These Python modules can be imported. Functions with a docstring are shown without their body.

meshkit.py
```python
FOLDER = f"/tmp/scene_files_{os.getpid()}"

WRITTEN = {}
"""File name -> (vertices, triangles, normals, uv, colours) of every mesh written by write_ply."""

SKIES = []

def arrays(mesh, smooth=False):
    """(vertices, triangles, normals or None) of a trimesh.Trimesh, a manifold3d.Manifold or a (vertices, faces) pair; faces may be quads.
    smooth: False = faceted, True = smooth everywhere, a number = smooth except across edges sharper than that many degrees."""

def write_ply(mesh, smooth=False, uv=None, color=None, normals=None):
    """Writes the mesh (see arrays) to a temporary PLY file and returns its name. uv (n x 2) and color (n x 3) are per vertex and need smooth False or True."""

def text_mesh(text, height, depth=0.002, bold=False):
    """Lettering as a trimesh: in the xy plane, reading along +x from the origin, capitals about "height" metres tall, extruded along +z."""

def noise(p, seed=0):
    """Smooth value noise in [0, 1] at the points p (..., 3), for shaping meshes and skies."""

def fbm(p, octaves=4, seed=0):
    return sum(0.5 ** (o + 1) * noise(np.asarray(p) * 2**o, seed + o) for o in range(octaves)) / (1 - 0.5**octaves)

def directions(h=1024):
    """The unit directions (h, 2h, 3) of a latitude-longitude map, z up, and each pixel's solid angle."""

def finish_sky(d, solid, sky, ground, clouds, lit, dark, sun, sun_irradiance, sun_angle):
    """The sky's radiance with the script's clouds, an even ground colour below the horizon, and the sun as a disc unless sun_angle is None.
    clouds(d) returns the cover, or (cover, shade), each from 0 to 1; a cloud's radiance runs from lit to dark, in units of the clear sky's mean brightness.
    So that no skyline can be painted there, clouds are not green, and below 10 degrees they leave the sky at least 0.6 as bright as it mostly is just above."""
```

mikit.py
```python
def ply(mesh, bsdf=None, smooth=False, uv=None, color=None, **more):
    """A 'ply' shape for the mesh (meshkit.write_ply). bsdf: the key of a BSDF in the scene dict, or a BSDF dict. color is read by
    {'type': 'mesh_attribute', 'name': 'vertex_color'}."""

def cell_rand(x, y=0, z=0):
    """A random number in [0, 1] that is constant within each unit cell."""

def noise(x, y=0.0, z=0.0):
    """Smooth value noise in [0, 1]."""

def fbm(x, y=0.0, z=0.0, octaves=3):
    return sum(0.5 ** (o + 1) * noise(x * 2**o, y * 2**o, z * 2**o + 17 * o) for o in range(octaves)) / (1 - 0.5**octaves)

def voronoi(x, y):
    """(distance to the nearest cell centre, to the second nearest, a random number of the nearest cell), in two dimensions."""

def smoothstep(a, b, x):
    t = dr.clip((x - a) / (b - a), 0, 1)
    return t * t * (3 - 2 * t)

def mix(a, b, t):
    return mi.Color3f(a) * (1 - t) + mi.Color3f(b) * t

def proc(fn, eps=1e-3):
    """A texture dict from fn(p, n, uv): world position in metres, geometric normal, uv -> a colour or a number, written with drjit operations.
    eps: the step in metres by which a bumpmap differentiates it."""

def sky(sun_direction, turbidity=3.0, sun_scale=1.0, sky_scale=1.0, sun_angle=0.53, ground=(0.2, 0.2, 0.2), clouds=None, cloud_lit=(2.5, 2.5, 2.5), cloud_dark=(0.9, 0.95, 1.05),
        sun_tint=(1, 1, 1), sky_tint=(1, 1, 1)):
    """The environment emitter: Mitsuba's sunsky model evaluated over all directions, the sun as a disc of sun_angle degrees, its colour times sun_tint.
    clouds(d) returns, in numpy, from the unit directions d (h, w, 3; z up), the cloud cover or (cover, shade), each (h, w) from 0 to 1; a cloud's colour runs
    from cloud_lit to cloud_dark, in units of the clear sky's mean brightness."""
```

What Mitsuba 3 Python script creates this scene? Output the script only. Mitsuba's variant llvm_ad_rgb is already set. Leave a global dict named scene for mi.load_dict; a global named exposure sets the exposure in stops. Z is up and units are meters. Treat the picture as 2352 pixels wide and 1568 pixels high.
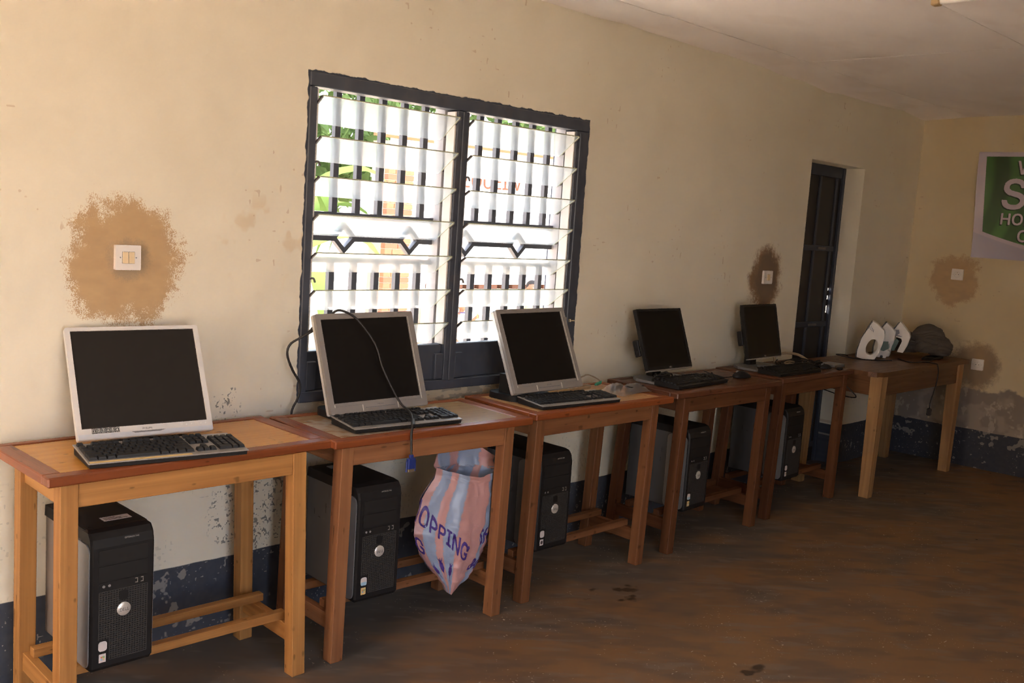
import math, random
import numpy as np, trimesh, drjit as dr, mitsuba as mi
import mikit, meshkit
import manifold3d as m3
from shapely.geometry import Polygon, Point, box as sbox
from shapely import affinity
from mikit import noise, fbm, cell_rand, smoothstep, mix

T = mi.ScalarTransform4f
random.seed(7)
rng = np.random.default_rng(7)
scene, labels, used = {}, {}, set()

# ------------------------------------------------------------------ camera, sky, sun, exposure
F_PX = 2254.23
CAM, YAW, PITCH, ROLL = np.array([0.0, -2.99588, 1.49466]), 0.791789, -0.123132, 0.067281
fw = np.array([math.sin(YAW) * math.cos(PITCH), math.cos(YAW) * math.cos(PITCH), math.sin(PITCH)])
r0 = np.array([math.cos(YAW), -math.sin(YAW), 0.0])
u0 = np.cross(r0, fw)
up = -r0 * math.sin(ROLL) + u0 * math.cos(ROLL)
scene['camera'] = {'type': 'perspective', 'fov': math.degrees(2 * math.atan(1176 / F_PX)), 'fov_axis': 'x', 'near_clip': 0.05, 'far_clip': 300.0,
                   'to_world': T().look_at(origin=CAM.tolist(), target=(CAM + fw).tolist(), up=up.tolist())}
SUN = np.array([0.41, 0.28, 0.87])


def clouds(d):
    c = meshkit.fbm(d * np.array([3.0, 3.0, 5.0]) + 4.0, 5, 3)
    return np.clip((c - 0.38) * 4.0, 0, 0.85)


scene['sky'] = mikit.sky(SUN, turbidity=4.0, ground=(0.36, 0.26, 0.18), clouds=clouds, cloud_lit=(2.2, 2.15, 2.05), cloud_dark=(1.1, 1.1, 1.1), sky_tint=(0.87, 1.0, 1.16), sun_tint=(0.845, 1.0, 1.28))
exposure = 5.0

# ------------------------------------------------------------------ naming
def free(key):
    k, i = key, 0
    while k in used:
        i += 1
        k = f'{key}_{i:03d}'
    used.add(k)
    return k


def tag(key, label=None, cat=None, group=None, kind=None):
    d = {}
    if label: d['label'] = label
    if cat: d['category'] = cat
    if group: d['group'] = group
    if kind: d['kind'] = kind
    if d: labels[key] = d
    return key


def thing(name, label, cat, group=None):
    return tag(free(name), label, cat, group)


def put(name, shape, parent=None, M=None, label=None, cat=None, group=None, kind=None):
    key = free((parent + '__' if parent else '') + name)
    if M is not None:
        shape = {**shape, 'to_world': T(np.asarray(M, float))}
    scene[key] = shape
    return tag(key, label, cat, group, kind)


def obj(name, mesh, bsdf, parent=None, M=None, smooth=False, uv=None, **kw):
    return put(name, mikit.ply(mesh, bsdf, smooth=smooth, uv=uv), parent, M, **kw)


def struct(name, mesh, bsdf, parent=None, smooth=False, M=None, uv=None):
    return obj(name, mesh, bsdf, parent, M, smooth, uv, kind=None if parent else 'structure')


# ------------------------------------------------------------------ mesh helpers
def rotx(a): c, s = math.cos(a), math.sin(a); return np.array([[1, 0, 0, 0], [0, c, -s, 0], [0, s, c, 0], [0, 0, 0, 1.0]])
def roty(a): c, s = math.cos(a), math.sin(a); return np.array([[c, 0, s, 0], [0, 1, 0, 0], [-s, 0, c, 0], [0, 0, 0, 1.0]])
def rotz(a): c, s = math.cos(a), math.sin(a); return np.array([[c, -s, 0, 0], [s, c, 0, 0], [0, 0, 1, 0], [0, 0, 0, 1.0]])
def tr(x, y, z): m = np.eye(4); m[:3, 3] = (x, y, z); return m
FRONT = rotx(math.pi / 2)          # a drawing in xy, extruded along +z, stands up facing -y


def cat(ms): return trimesh.util.concatenate(ms)


def cbox(x0, x1, y0, y1, z0, z1, b=0.003):
    b = min(b, 0.45 * min(x1 - x0, y1 - y0, z1 - z0))
    pts = []
    for x, sx in ((x0, 1), (x1, -1)):
        for y, sy in ((y0, 1), (y1, -1)):
            for z, sz in ((z0, 1), (z1, -1)):
                pts += [(x, y + sy * b, z + sz * b), (x + sx * b, y, z + sz * b), (x + sx * b, y + sy * b, z)]
    return trimesh.convex.convex_hull(np.array(pts))


def hull(pts): return trimesh.convex.convex_hull(np.array(pts, float))


def rrect(x0, x1, y0, y1, r, n=6):
    return sbox(x0 + r, y0 + r, x1 - r, y1 - r).buffer(r, quad_segs=n)


def extrude(poly, depth):
    return cat([trimesh.creation.extrude_polygon(g, depth, engine='earcut') for g in getattr(poly, 'geoms', [poly])])


def plate(poly, depth, y=0.0):
    """poly in (x, z); front face at y, back at y + depth"""
    m = extrude(poly, depth)
    m.apply_transform(FRONT)
    m.apply_translation((0, y + depth, 0))
    return m


def soft_extrude(poly, depth, r, n=5):
    """extruded outline with rounded rims, built of thin layers"""
    out = []
    for i in range(n):
        a0, a1 = math.pi / 2 * i / n, math.pi / 2 * (i + 1) / n
        g = poly.buffer(-r * (1 - math.sin((a0 + a1) / 2)))
        if g.is_empty: continue
        t = r * (1 - math.cos(a0)), r * (1 - math.cos(a1))
        t = r - r * math.cos(a0), r - r * math.cos(a1)
        za, zb = r * (1 - math.cos(a0)), r * (1 - math.cos(a1))
        z_lo = r - r * math.sin(math.pi / 2 - a0 * 0)  # noqa
        h = depth - 2 * (r - r * math.sin(math.pi / 2 - (math.pi / 2 - (a0 + a1) / 2))) if False else depth - 2 * r * (1 - math.cos(math.pi / 2 - (a0 + a1) / 2))
        m = extrude(g, h)
        m.apply_translation((0, 0, (depth - h) / 2))
        out.append(m)
    return cat(out)


def spline(pts, n=10):
    pts = np.asarray(pts, float)
    P = np.vstack([2 * pts[0] - pts[1], pts, 2 * pts[-1] - pts[-2]])
    out = []
    for i in range(1, len(P) - 2):
        for t in np.linspace(0, 1, n, endpoint=False):
            a, b, c, d = P[i - 1:i + 3]
            out.append(0.5 * (2 * b + (c - a) * t + (2 * a - 5 * b + 4 * c - d) * t * t + (3 * b - a - 3 * c + d) * t ** 3))
    return np.array(out + [pts[-1]])


def tube(pts, r, n=8, smooth_n=8):
    p = spline(pts, smooth_n) if smooth_n else np.asarray(pts, float)
    t = np.gradient(p, axis=0)
    t /= np.linalg.norm(t, axis=1, keepdims=True) + 1e-12
    a = np.cross(t[0], (0.3, 0.2, 0.93)); a /= np.linalg.norm(a)
    rr = np.broadcast_to(r, len(p)) if np.ndim(r) else np.full(len(p), r)
    V = []
    for i in range(len(p)):
        a = a - t[i] * (a @ t[i]); a /= np.linalg.norm(a)
        b = np.cross(t[i], a)
        ang = np.arange(n) * 2 * math.pi / n
        V.append(p[i] + rr[i] * (np.cos(ang)[:, None] * a + np.sin(ang)[:, None] * b))
    k, Fc = len(p), []
    for i in range(k - 1):
        for j in range(n):
            q = (i * n + j, i * n + (j + 1) % n, (i + 1) * n + (j + 1) % n, (i + 1) * n + j)
            Fc += [(q[0], q[1], q[2]), (q[0], q[2], q[3])]
    V = np.vstack(V + [p[:1], p[-1:]])
    for j in range(n):
        Fc += [(k * n, (j + 1) % n, j), (k * n + 1, (k - 1) * n + j, (k - 1) * n + (j + 1) % n)]
    return trimesh.Trimesh(V, np.array(Fc), process=False)


def disc(r, depth, n=28, dome=0.0):
    """facing -y, centred; front at y=0"""
    prof = [(0, -dome), (r * 0.6, -dome * 0.75), (r * 0.93, -dome * 0.2), (r, 0.0006), (r, depth), (0, depth)]
    m = trimesh.creation.revolve(np.array([(a, -b) for a, b in prof][::-1]), sections=n)
    m.apply_transform(FRONT)
    return m


def text(s, h, depth=0.001, bold=False, center=False):
    """lettering standing up, facing -y, back on y=0"""
    m = meshkit.text_mesh(s, h, depth, bold)
    if center:
        m.apply_translation((-(m.bounds[0, 0] + m.bounds[1, 0]) / 2, 0, 0))
    m.apply_transform(FRONT)
    return m


def move(m, M):
    m = m.copy(); m.apply_transform(M); return m


# ------------------------------------------------------------------ materials
def mat(name, color, rough=0.5, metallic=0.0, spec=0.5, **kw):
    c = color if isinstance(color, dict) else {'type': 'rgb', 'value': list(color)}
    scene[name] = {'type': 'twosided', 'bsdf': {'type': 'principled', 'base_color': c, 'roughness': rough, 'metallic': metallic, 'specular': spec, **kw}}
    return name


def bumped(name, inner, fn, scale, eps=1e-3):
    scene[name] = {'type': 'twosided', 'bsdf': {'type': 'bumpmap', 'arbitrary': mikit.proc(fn, eps), 'scale': scale, 'nested': inner}}
    return name


def diffuse_rough(color, rough=0.9, spec=0.15):
    return {'type': 'principled', 'base_color': color, 'roughness': rough, 'specular': spec}


def band(x, a, b, s):
    return smoothstep(a - s, a + s, x) * (1 - smoothstep(b - s, b + s, x))


def blob(a, b, ca, cb, ra, rb, edge=0.10):
    """brushed plaster patch with ragged strokes round its rim"""
    da, db = (a - ca) / ra, (b - cb) / rb
    d = dr.sqrt(da * da + db * db)
    rag = (fbm(a * 12.0 + 3, b * 12.0, 2.0) - 0.5) * 0.62 + (fbm(a * 60.0, b * 60.0, 5.0) - 0.5) * 0.26 + (noise(a * 500.0, b * 330.0) - 0.5) * 0.24
    return 1 - smoothstep(1 - edge, 1 + edge, d + rag)


CREAM, SLATE, OCHRE = (0.75, 0.70, 0.575), (0.046, 0.055, 0.076), (0.43, 0.29, 0.165)


def plaster(a, z, base):
    c = mix(base, tuple(0.90 * v for v in base), fbm(a * 1.6, z * 1.6, 3.0))
    c = mix(c, (0.66, 0.60, 0.47), 0.35 * smoothstep(0.40, 0.80, fbm(a * 4.0, z * 3.0, 9.0)))
    spot = smoothstep(0.90, 0.94, noise(a * 60.0, z * 60.0, 4.0)) * smoothstep(0.74, 0.80, noise(a * 5.0, z * 5.0, 8.0))
    return mix(c, (0.42, 0.30, 0.19), 0.45 * spot)


def dado(c, a, z, top, chips):
    edge = z + (fbm(a * 7.0, z * 3.0, 1.0) - 0.5) * 0.010
    m = 1 - smoothstep(top - 0.002, top + 0.002, edge)
    g = mix(SLATE, (0.085, 0.085, 0.09), fbm(a * 60.0, z * 60.0, 2.0) * 0.6)
    ch = smoothstep(chips, chips + 0.05, fbm(a * 34.0, z * 34.0, 6.0) * 0.62 + fbm(a * 6.0, z * 9.0, 7.0) * 0.38)
    fl = smoothstep(0.88, 0.92, noise(a * 120.0, z * 120.0, 3.0)) * smoothstep(0.45, 0.6, noise(a * 9.0, z * 9.0, 5.0))
    g = mix(g, (0.33, 0.31, 0.28), dr.maximum(ch * 0.65, fl * 0.7))
    return mix(c, g, m)


def back_wall_color(p, n, uv):
    x, z = p.x, p.z
    c = plaster(x, z, CREAM)
    # ochre repair patches, grey cement ring right at the plates
    b1 = blob(x, z, 1.305, 1.285, 0.172, 0.195)
    c = mix(c, mix(OCHRE, (0.50, 0.35, 0.19), fbm(x * 22, z * 40, 3.0)), b1)
    c = mix(c, (0.30, 0.235, 0.165), 0.75 * blob(x, z, 1.318, 1.292, 0.066, 0.066, 0.3))
    b2 = blob(x, z, 5.10, 1.25, 0.17, 0.185, 0.2)
    c = mix(c, mix((0.30, 0.18, 0.09), (0.23, 0.16, 0.10), fbm(x * 15, z * 15, 2.0)), b2)
    c = mix(c, (0.17, 0.125, 0.09), 0.8 * blob(x, z, 5.11, 1.25, 0.115, 0.15, 0.25))
    # drips and hand marks
    hand = smoothstep(0.60, 0.75, fbm(x * 18, z * 14, 12.0)) * (1 - smoothstep(0.10, 0.24, dr.sqrt(dr.square(x - 1.80) + dr.square((z - 1.36) * 1.1))))
    c = mix(c, (0.55, 0.40, 0.22), hand * 0.38)
    # black mould specks
    w = 1 - smoothstep(0.02, 0.22, dr.sqrt(dr.square((x - 1.80) * 0.9) + dr.square(z - 0.42)))
    sp = smoothstep(0.56, 0.64, fbm(x * 60, z * 60, 5.0) * 0.50 + noise(x * 190, z * 190, 2.0) * 0.36 + w * 0.10) * smoothstep(0.03, 0.30, w)
    w2 = 1 - smoothstep(0.02, 0.10, dr.sqrt(dr.square((x - 1.67) * 1.4) + dr.square(z - 0.80)))
    sp = dr.maximum(sp, smoothstep(0.60, 0.70, fbm(x * 90, z * 55, 15.0) * 0.7 + noise(x * 230, z * 200, 3.0) * 0.3) * smoothstep(0.05, 0.4, w2))
    low = smoothstep(0.80, 0.86, noise(x * 110, z * 110, 9.0)) * smoothstep(0.5, 0.6, noise(x * 9, z * 9, 1.0)) * band(z, 0.27, 0.62, 0.03)
    c = mix(c, (0.12, 0.12, 0.105), dr.maximum(sp * 0.8, low * 0.22))
    # bare rough render below the window
    c = mix(c, mix((0.55, 0.44, 0.29), (0.30, 0.24, 0.17), smoothstep(0.5, 0.62, fbm(x * 30, z * 60, 2.0))), band(x, 1.94, 3.45, 0.02) * band(z, 0.68, 0.79, 0.008) * 0.8)
    c = dado(c, x, z, 0.265, 0.66)
    # frame paint that ran onto the plaster
    e = (fbm(x * 38, z * 38, 4.0) - 0.5) * 0.013
    m = band(x + e, 1.944, 3.443, 0.002) * band(z + e, 0.788, 1.966, 0.002)
    return mix(c, SLATE, m)


def right_wall_color(p, n, uv):
    y, z = p.y, p.z
    c = plaster(y + 20.0, z, (0.66, 0.55, 0.36))
    c = mix(c, mix(OCHRE, (0.52, 0.36, 0.20), fbm(y * 22, z * 40, 3.0)), blob(y, z, -0.325, 1.29, 0.17, 0.17) * 0.9)
    c = mix(c, mix((0.25, 0.185, 0.13), (0.33, 0.22, 0.12), fbm(y * 14, z * 14, 2.0)), blob(y, z, -0.53, 0.70, 0.16, 0.16, 0.25) * 0.9)
    e = (fbm(y * 9, z * 9, 4.0) - 0.5) * 0.09 + (fbm(y * 60, z * 60, 4.0) - 0.5) * 0.03
    t = 1 - smoothstep(0.555, 0.575, z + e)
    tau = mix((0.27, 0.23, 0.195), (0.36, 0.31, 0.26), smoothstep(0.50, 0.70, fbm(y * 12, z * 12, 8.0)))
    tau = mix(tau, (0.55, 0.50, 0.42), smoothstep(0.64, 0.74, fbm(y * 26, z * 20, 3.0)) * 0.5)
    c = mix(c, tau, t)
    return dado(c, y, z, 0.265, 0.62)


def plain_wall_color(p, n, uv):
    return dado(plaster(p.x + p.y * 1.3, p.z, CREAM), p.x + p.y, p.z, 0.265, 0.6)


def wall_bump(p, n, uv):
    q = p.x + p.y
    return fbm(q * 55, p.z * 55, p.y * 3) * 0.55 + fbm(q * 9, p.z * 9, 2.0) * 1.6 + noise(q * 170, p.z * 170) * 0.16


for nm, fn in (('wall_back_mat', back_wall_color), ('wall_right_mat', right_wall_color), ('wall_plain_mat', plain_wall_color)):
    bumped(nm, diffuse_rough(mikit.proc(fn)), wall_bump, 0.0042, 2e-3)


def floor_color(p, n, uv):
    x, y = p.x, p.y
    a = -0.72                                                      # broom and tread strokes run obliquely
    s, t = x * math.cos(a) + y * math.sin(a), -x * math.sin(a) + y * math.cos(a)
    dust = fbm(s * 1.2, t * 3.0, 1.0) * 0.5 + fbm(s * 5, t * 13, 4.0) * 0.5
    d = smoothstep(0.22, 0.80, dust + 0.34 * smoothstep(0.1, 0.75, -y - 0.15 + (fbm(x * 2.2, y * 2.2, 6.0) - 0.5) * 0.9) - 0.14)
    c = mix((0.100, 0.090, 0.080), (0.20, 0.112, 0.055), d)
    c = mix(c, (0.085, 0.072, 0.065), 0.45 * smoothstep(0.42, 0.75, fbm(s * 6, t * 15, 3.0)))
    c = mix(c, (0.17, 0.14, 0.115), 0.5 * smoothstep(0.55, 0.80, fbm(s * 9, t * 26, 7.0)))
    grit = smoothstep(0.93, 0.95, noise(x * 130, y * 130, 2.0)) * smoothstep(0.55, 0.66, noise(x * 6, y * 6, 5.0))
    c = mix(c, (0.42, 0.36, 0.29), grit * 0.8)

    def spill(cx, cy, rx, ry, k):
        dx, dy = (x - cx) / rx, (y - cy) / ry
        return smoothstep(0.42, 0.55, (fbm(x * 13 + k, y * 17, k) - 0.1) * (1.25 - dr.sqrt(dx * dx + dy * dy)))
    m = dr.maximum(dr.maximum(spill(3.08, -0.62, 0.30, 0.17, 2.0), spill(2.54, -0.86, 0.10, 0.06, 5.0)), spill(2.92, -1.36, 0.2, 0.09, 9.0))
    return mix(c, (0.040, 0.026, 0.018), m * 0.9)


def floor_rough(p, n, uv):
    return 0.42 + 0.4 * fbm(p.x * 6, p.y * 6, 2.0)


def floor_bump(p, n, uv):
    return fbm(p.x * 30, p.y * 30, 1.0) + 1.8 * fbm(p.x * 4, p.y * 4, 3.0)


bumped('floor_mat', {'type': 'principled', 'base_color': mikit.proc(floor_color), 'roughness': mikit.proc(floor_rough), 'specular': 0.35}, floor_bump, 0.0022, 2e-3)


def ceiling_color(p, n, uv):
    c = mix((0.82, 0.775, 0.745), (0.72, 0.675, 0.645), fbm(p.x * 1.8, p.y * 3.0, 2.0))
    st = smoothstep(0.56, 0.75, fbm(p.x * 3.2, p.y * 6.0, 7.0))
    return mix(c, (0.50, 0.40, 0.32), st * 0.12)


scene['ceiling_mat'] = {'type': 'twosided', 'bsdf': diffuse_rough(mikit.proc(ceiling_color), 0.8)}


def wood(name, c1, c2, rough=0.52, spec=0.3, wear=None):
    def fn(p, n, uv):
        u, v = uv.x, uv.y
        k = dr.floor(v / 10.0)
        vv = v - 10.0 * k
        w = fbm(u * 1.6 + k * 7.3, vv * 16, k)
        ring = 0.5 + 0.5 * dr.sin(vv * 150 + w * 16 + k)
        g = noise(u * 5 + k * 3, vv * 330)
        c = mix(c1, c2, 0.38 * ring + 0.30 * g + 0.42 * smoothstep(0.3, 0.75, w)) * (0.86 + 0.28 * cell_rand(k, 3))
        kn = smoothstep(0.90, 0.97, noise(u * 22 + k * 5, vv * 60, 2.0))
        c = mix(c, tuple(0.35 * q for q in c2), kn * 0.6)
        if wear is not None:
            m = smoothstep(0.45, 0.70, fbm(u * 6, vv * 9, 3.0) * 0.7 + noise(u * 40, vv * 60) * 0.3)
            c = mix(c, wear, m * 0.75)
        return c
    return mat(name, mikit.proc(fn), rough, 0.0, spec)


wood('wood_light', (0.43, 0.215, 0.068), (0.30, 0.130, 0.038))
wood('wood_mid', (0.285, 0.130, 0.056), (0.19, 0.076, 0.033))
wood('wood_brown', (0.205, 0.092, 0.040), (0.135, 0.053, 0.024))
wood('wood_red', (0.138, 0.057, 0.025), (0.085, 0.032, 0.015))
wood('wood_edge', (0.265, 0.076, 0.025), (0.175, 0.044, 0.015), 0.30, 0.5)
wood('wood_edge_dark', (0.135, 0.052, 0.026), (0.085, 0.030, 0.017), 0.33, 0.5)
wood('top_orange', (0.56, 0.275, 0.056), (0.49, 0.215, 0.040), 0.30, 0.5)
wood('top_worn', (0.30, 0.185, 0.085), (0.24, 0.135, 0.062), 0.24, 0.5, wear=(0.40, 0.35, 0.29))
wood('top_pale', (0.47, 0.27, 0.115), (0.38, 0.19, 0.080), 0.28, 0.5)
wood('top_brown', (0.115, 0.057, 0.030), (0.085, 0.038, 0.021), 0.34, 0.5)
wood('table_pale', (0.42, 0.255, 0.115), (0.31, 0.17, 0.075), 0.5)
wood('table_brown', (0.165, 0.080, 0.036), (0.11, 0.048, 0.023), 0.4)


def slate_wood(p, n, uv):
    c = mix(SLATE, (0.066, 0.074, 0.094), fbm(p.x * 22, p.z * 14, 1.0))
    rust = smoothstep(0.60, 0.70, fbm(p.x * 9, p.z * 9, 6.0)) * smoothstep(0.5, 0.6, noise(p.x * 60, p.z * 60))
    return mix(c, (0.13, 0.095, 0.07), rust * 0.12)


mat('slate_paint', mikit.proc(slate_wood), 0.45)
mat('door_paint', (0.040, 0.048, 0.068), 0.5)
mat('door_leaf', (0.028, 0.026, 0.027), 0.5)
mat('bar_steel', (0.060, 0.063, 0.075), 0.5)
mat('louvre_channel', (0.60, 0.56, 0.52), 0.45)
mat('clip_metal', (0.12, 0.11, 0.11), 0.4, 0.5)
scene['frosted_glass'] = {'type': 'principledthin', 'base_color': {'type': 'rgb', 'value': [0.90, 0.95, 0.93]}, 'roughness': 0.26, 'spec_trans': 0.80, 'diff_trans': 1.1, 'eta': 1.5}
mat('glass_edge', (0.40, 0.42, 0.30), 0.3)
mat('silver_light', (0.62, 0.61, 0.60), 0.38, 0.15)
mat('silver_blue', (0.56, 0.60, 0.66), 0.35, 0.15)
mat('silver_grey', (0.30, 0.285, 0.275), 0.32, 0.35)
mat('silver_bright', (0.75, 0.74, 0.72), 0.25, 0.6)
mat('tower_silver', (0.235, 0.235, 0.24), 0.38, 0.3)
mat('tower_side', (0.085, 0.085, 0.088), 0.5, 0.1)
mat('tower_side_tan', (0.20, 0.165, 0.145), 0.5, 0.1)
mat('black_plastic', (0.011, 0.011, 0.012), 0.45, 0.0, 0.3)
mat('black_matt', (0.014, 0.0135, 0.0135), 0.6, 0.0, 0.25)
mat('grille_plastic', (0.040, 0.038, 0.037), 0.45, 0.0, 0.3)
mat('key_plastic', (0.015, 0.016, 0.018), 0.5, 0.0, 0.3)
mat('key_black', (0.010, 0.010, 0.011), 0.5, 0.0, 0.25)
mat('lcd', (0.0125, 0.0108, 0.0100), 0.40, 0.0, 0.30)
mat('lcd_dark', (0.0065, 0.0058, 0.0055), 0.42, 0.0, 0.2)
mat('white_plastic', (0.72, 0.71, 0.70), 0.35)
mat('plate_white', (0.74, 0.70, 0.66), 0.35)
mat('rocker_cream', (0.70, 0.56, 0.36), 0.35)
mat('dark_hole', (0.01, 0.01, 0.01), 0.8)
mat('cable_black', (0.013, 0.012, 0.012), 0.45)
mat('cable_beige', (0.36, 0.27, 0.18), 0.5)
mat('vga_blue', (0.018, 0.034, 0.18), 0.35)
mat('plug_metal', (0.45, 0.36, 0.25), 0.35, 0.8)
mat('ps2_green', (0.045, 0.33, 0.21), 0.4)
mat('tape_cream', (0.62, 0.45, 0.20), 0.5)
mat('sticker_white', (0.60, 0.55, 0.54), 0.5)
mat('sticker_ink', (0.07, 0.05, 0.06), 0.6)
mat('sticker_blue', (0.30, 0.48, 0.62), 0.4)
mat('sticker_red', (0.55, 0.22, 0.12), 0.4)
mat('sticker_green', (0.22, 0.42, 0.16), 0.4)
mat('sticker_orange', (0.66, 0.48, 0.22), 0.4)
mat('letter_grey', (0.20, 0.20, 0.21), 0.5)
mat('letter_white', (0.75, 0.74, 0.72), 0.5)
mat('lamp_white', (0.80, 0.78, 0.74), 0.3)
mat('lamp_end', (0.55, 0.40, 0.22), 0.35, 0.6)
mat('iron_teal', (0.10, 0.17, 0.16), 0.2)
mat('iron_grey', (0.23, 0.24, 0.29), 0.4)
mat('iron_green', (0.04, 0.22, 0.09), 0.35)
mat('sole_dark', (0.045, 0.045, 0.048), 0.3, 0.5)
scene['clear_film'] = {'type': 'principledthin', 'base_color': {'type': 'rgb', 'value': [0.96, 0.96, 0.98]}, 'roughness': 0.08, 'spec_trans': 0.85, 'diff_trans': 1.2, 'eta': 1.5}


def cloth_fn(p, n, uv):
    return mix((0.115, 0.100, 0.086), (0.080, 0.069, 0.060), fbm(p.x * 20, p.y * 20, p.z * 60))


mat('dark_cloth', mikit.proc(cloth_fn), 0.85, 0.0, 0.2)

# ================================================================== SETTING
XL, XR, YF, ZC, WT = -0.6, 7.05, -4.3, 2.41, 0.20
WX0, WX1, WZ0, WZ1 = 1.955, 3.431, 0.785, 1.956
DX0, DX1, DZ1 = 5.500, 6.203, 1.977

wb = Polygon([(XL - WT, -0.2), (XR + WT, -0.2), (XR + WT, 2.62), (XL - WT, 2.62)], [[(WX0, WZ0), (WX1, WZ0), (WX1, WZ1), (WX0, WZ1)], [(DX0, 0.0), (DX1, 0.0), (DX1, DZ1), (DX0, DZ1)]])
struct('wall_back', plate(wb, WT, 0.0), 'wall_back_mat')
TH = math.radians(2.32)
wr = extrude(sbox(-0.2, -0.2, 6.2, 2.62), WT)                       # the right wall is a little out of square
wr.apply_transform(FRONT)
wr.apply_translation((0, WT, 0))
wr.apply_transform(tr(XR - 0.013, 0, 0) @ rotz(TH) @ rotz(-math.pi / 2))
struct('wall_right', wr, 'wall_right_mat')
# left wall with the open double doorway that lights the room, front wall behind the camera
LY0, LY1, LZ = -1.45, -0.45, 2.12
wl = extrude(Polygon([(YF - WT, -0.2), (0.0, -0.2), (0.0, 2.62), (YF - WT, 2.62)], [[(LY0, 0.0), (LY1, 0.0), (LY1, LZ), (LY0, LZ)]]), WT)
wl.apply_transform(np.array([[0, 0, 1, XL - WT], [1, 0, 0, 0], [0, 1, 0, 0], [0, 0, 0, 1.0]]))
struct('wall_left', wl, 'wall_plain_mat')
FX0, FX1 = -0.45, 1.20
wf = Polygon([(XL - WT, -0.2), (XR + 0.5, -0.2), (XR + 0.5, 2.62), (XL - WT, 2.62)], [[(FX0, 0.0), (FX1, 0.0), (FX1, LZ), (FX0, LZ)]])
struct('wall_front', plate(wf, WT, YF - WT), 'wall_plain_mat')
struct('floor', trimesh.creation.box(bounds=[(XL - WT, YF - WT, -0.12), (XR + 0.5, WT, 0.0)]), 'floor_mat')

# ceiling of sagging sheets nailed under the roof
sagx = np.array([-2, 1.0, 2.2, 3.06, 3.28, 3.45, 3.65, 3.83, 4.06, 4.3, 4.51, 4.67, 4.91, 5.06, 5.3, 5.62, 5.76, 6.14, 6.67, 6.98, 7.3])
sagz = np.array([2.43, 2.425, 2.42, 2.4186, 2.4185, 2.4184, 2.4296, 2.4224, 2.4236, 2.4192, 2.4248, 2.4202, 2.414, 2.4014, 2.4072, 2.384, 2.3996, 2.3972, 2.4108, 2.3857, 2.39])


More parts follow.
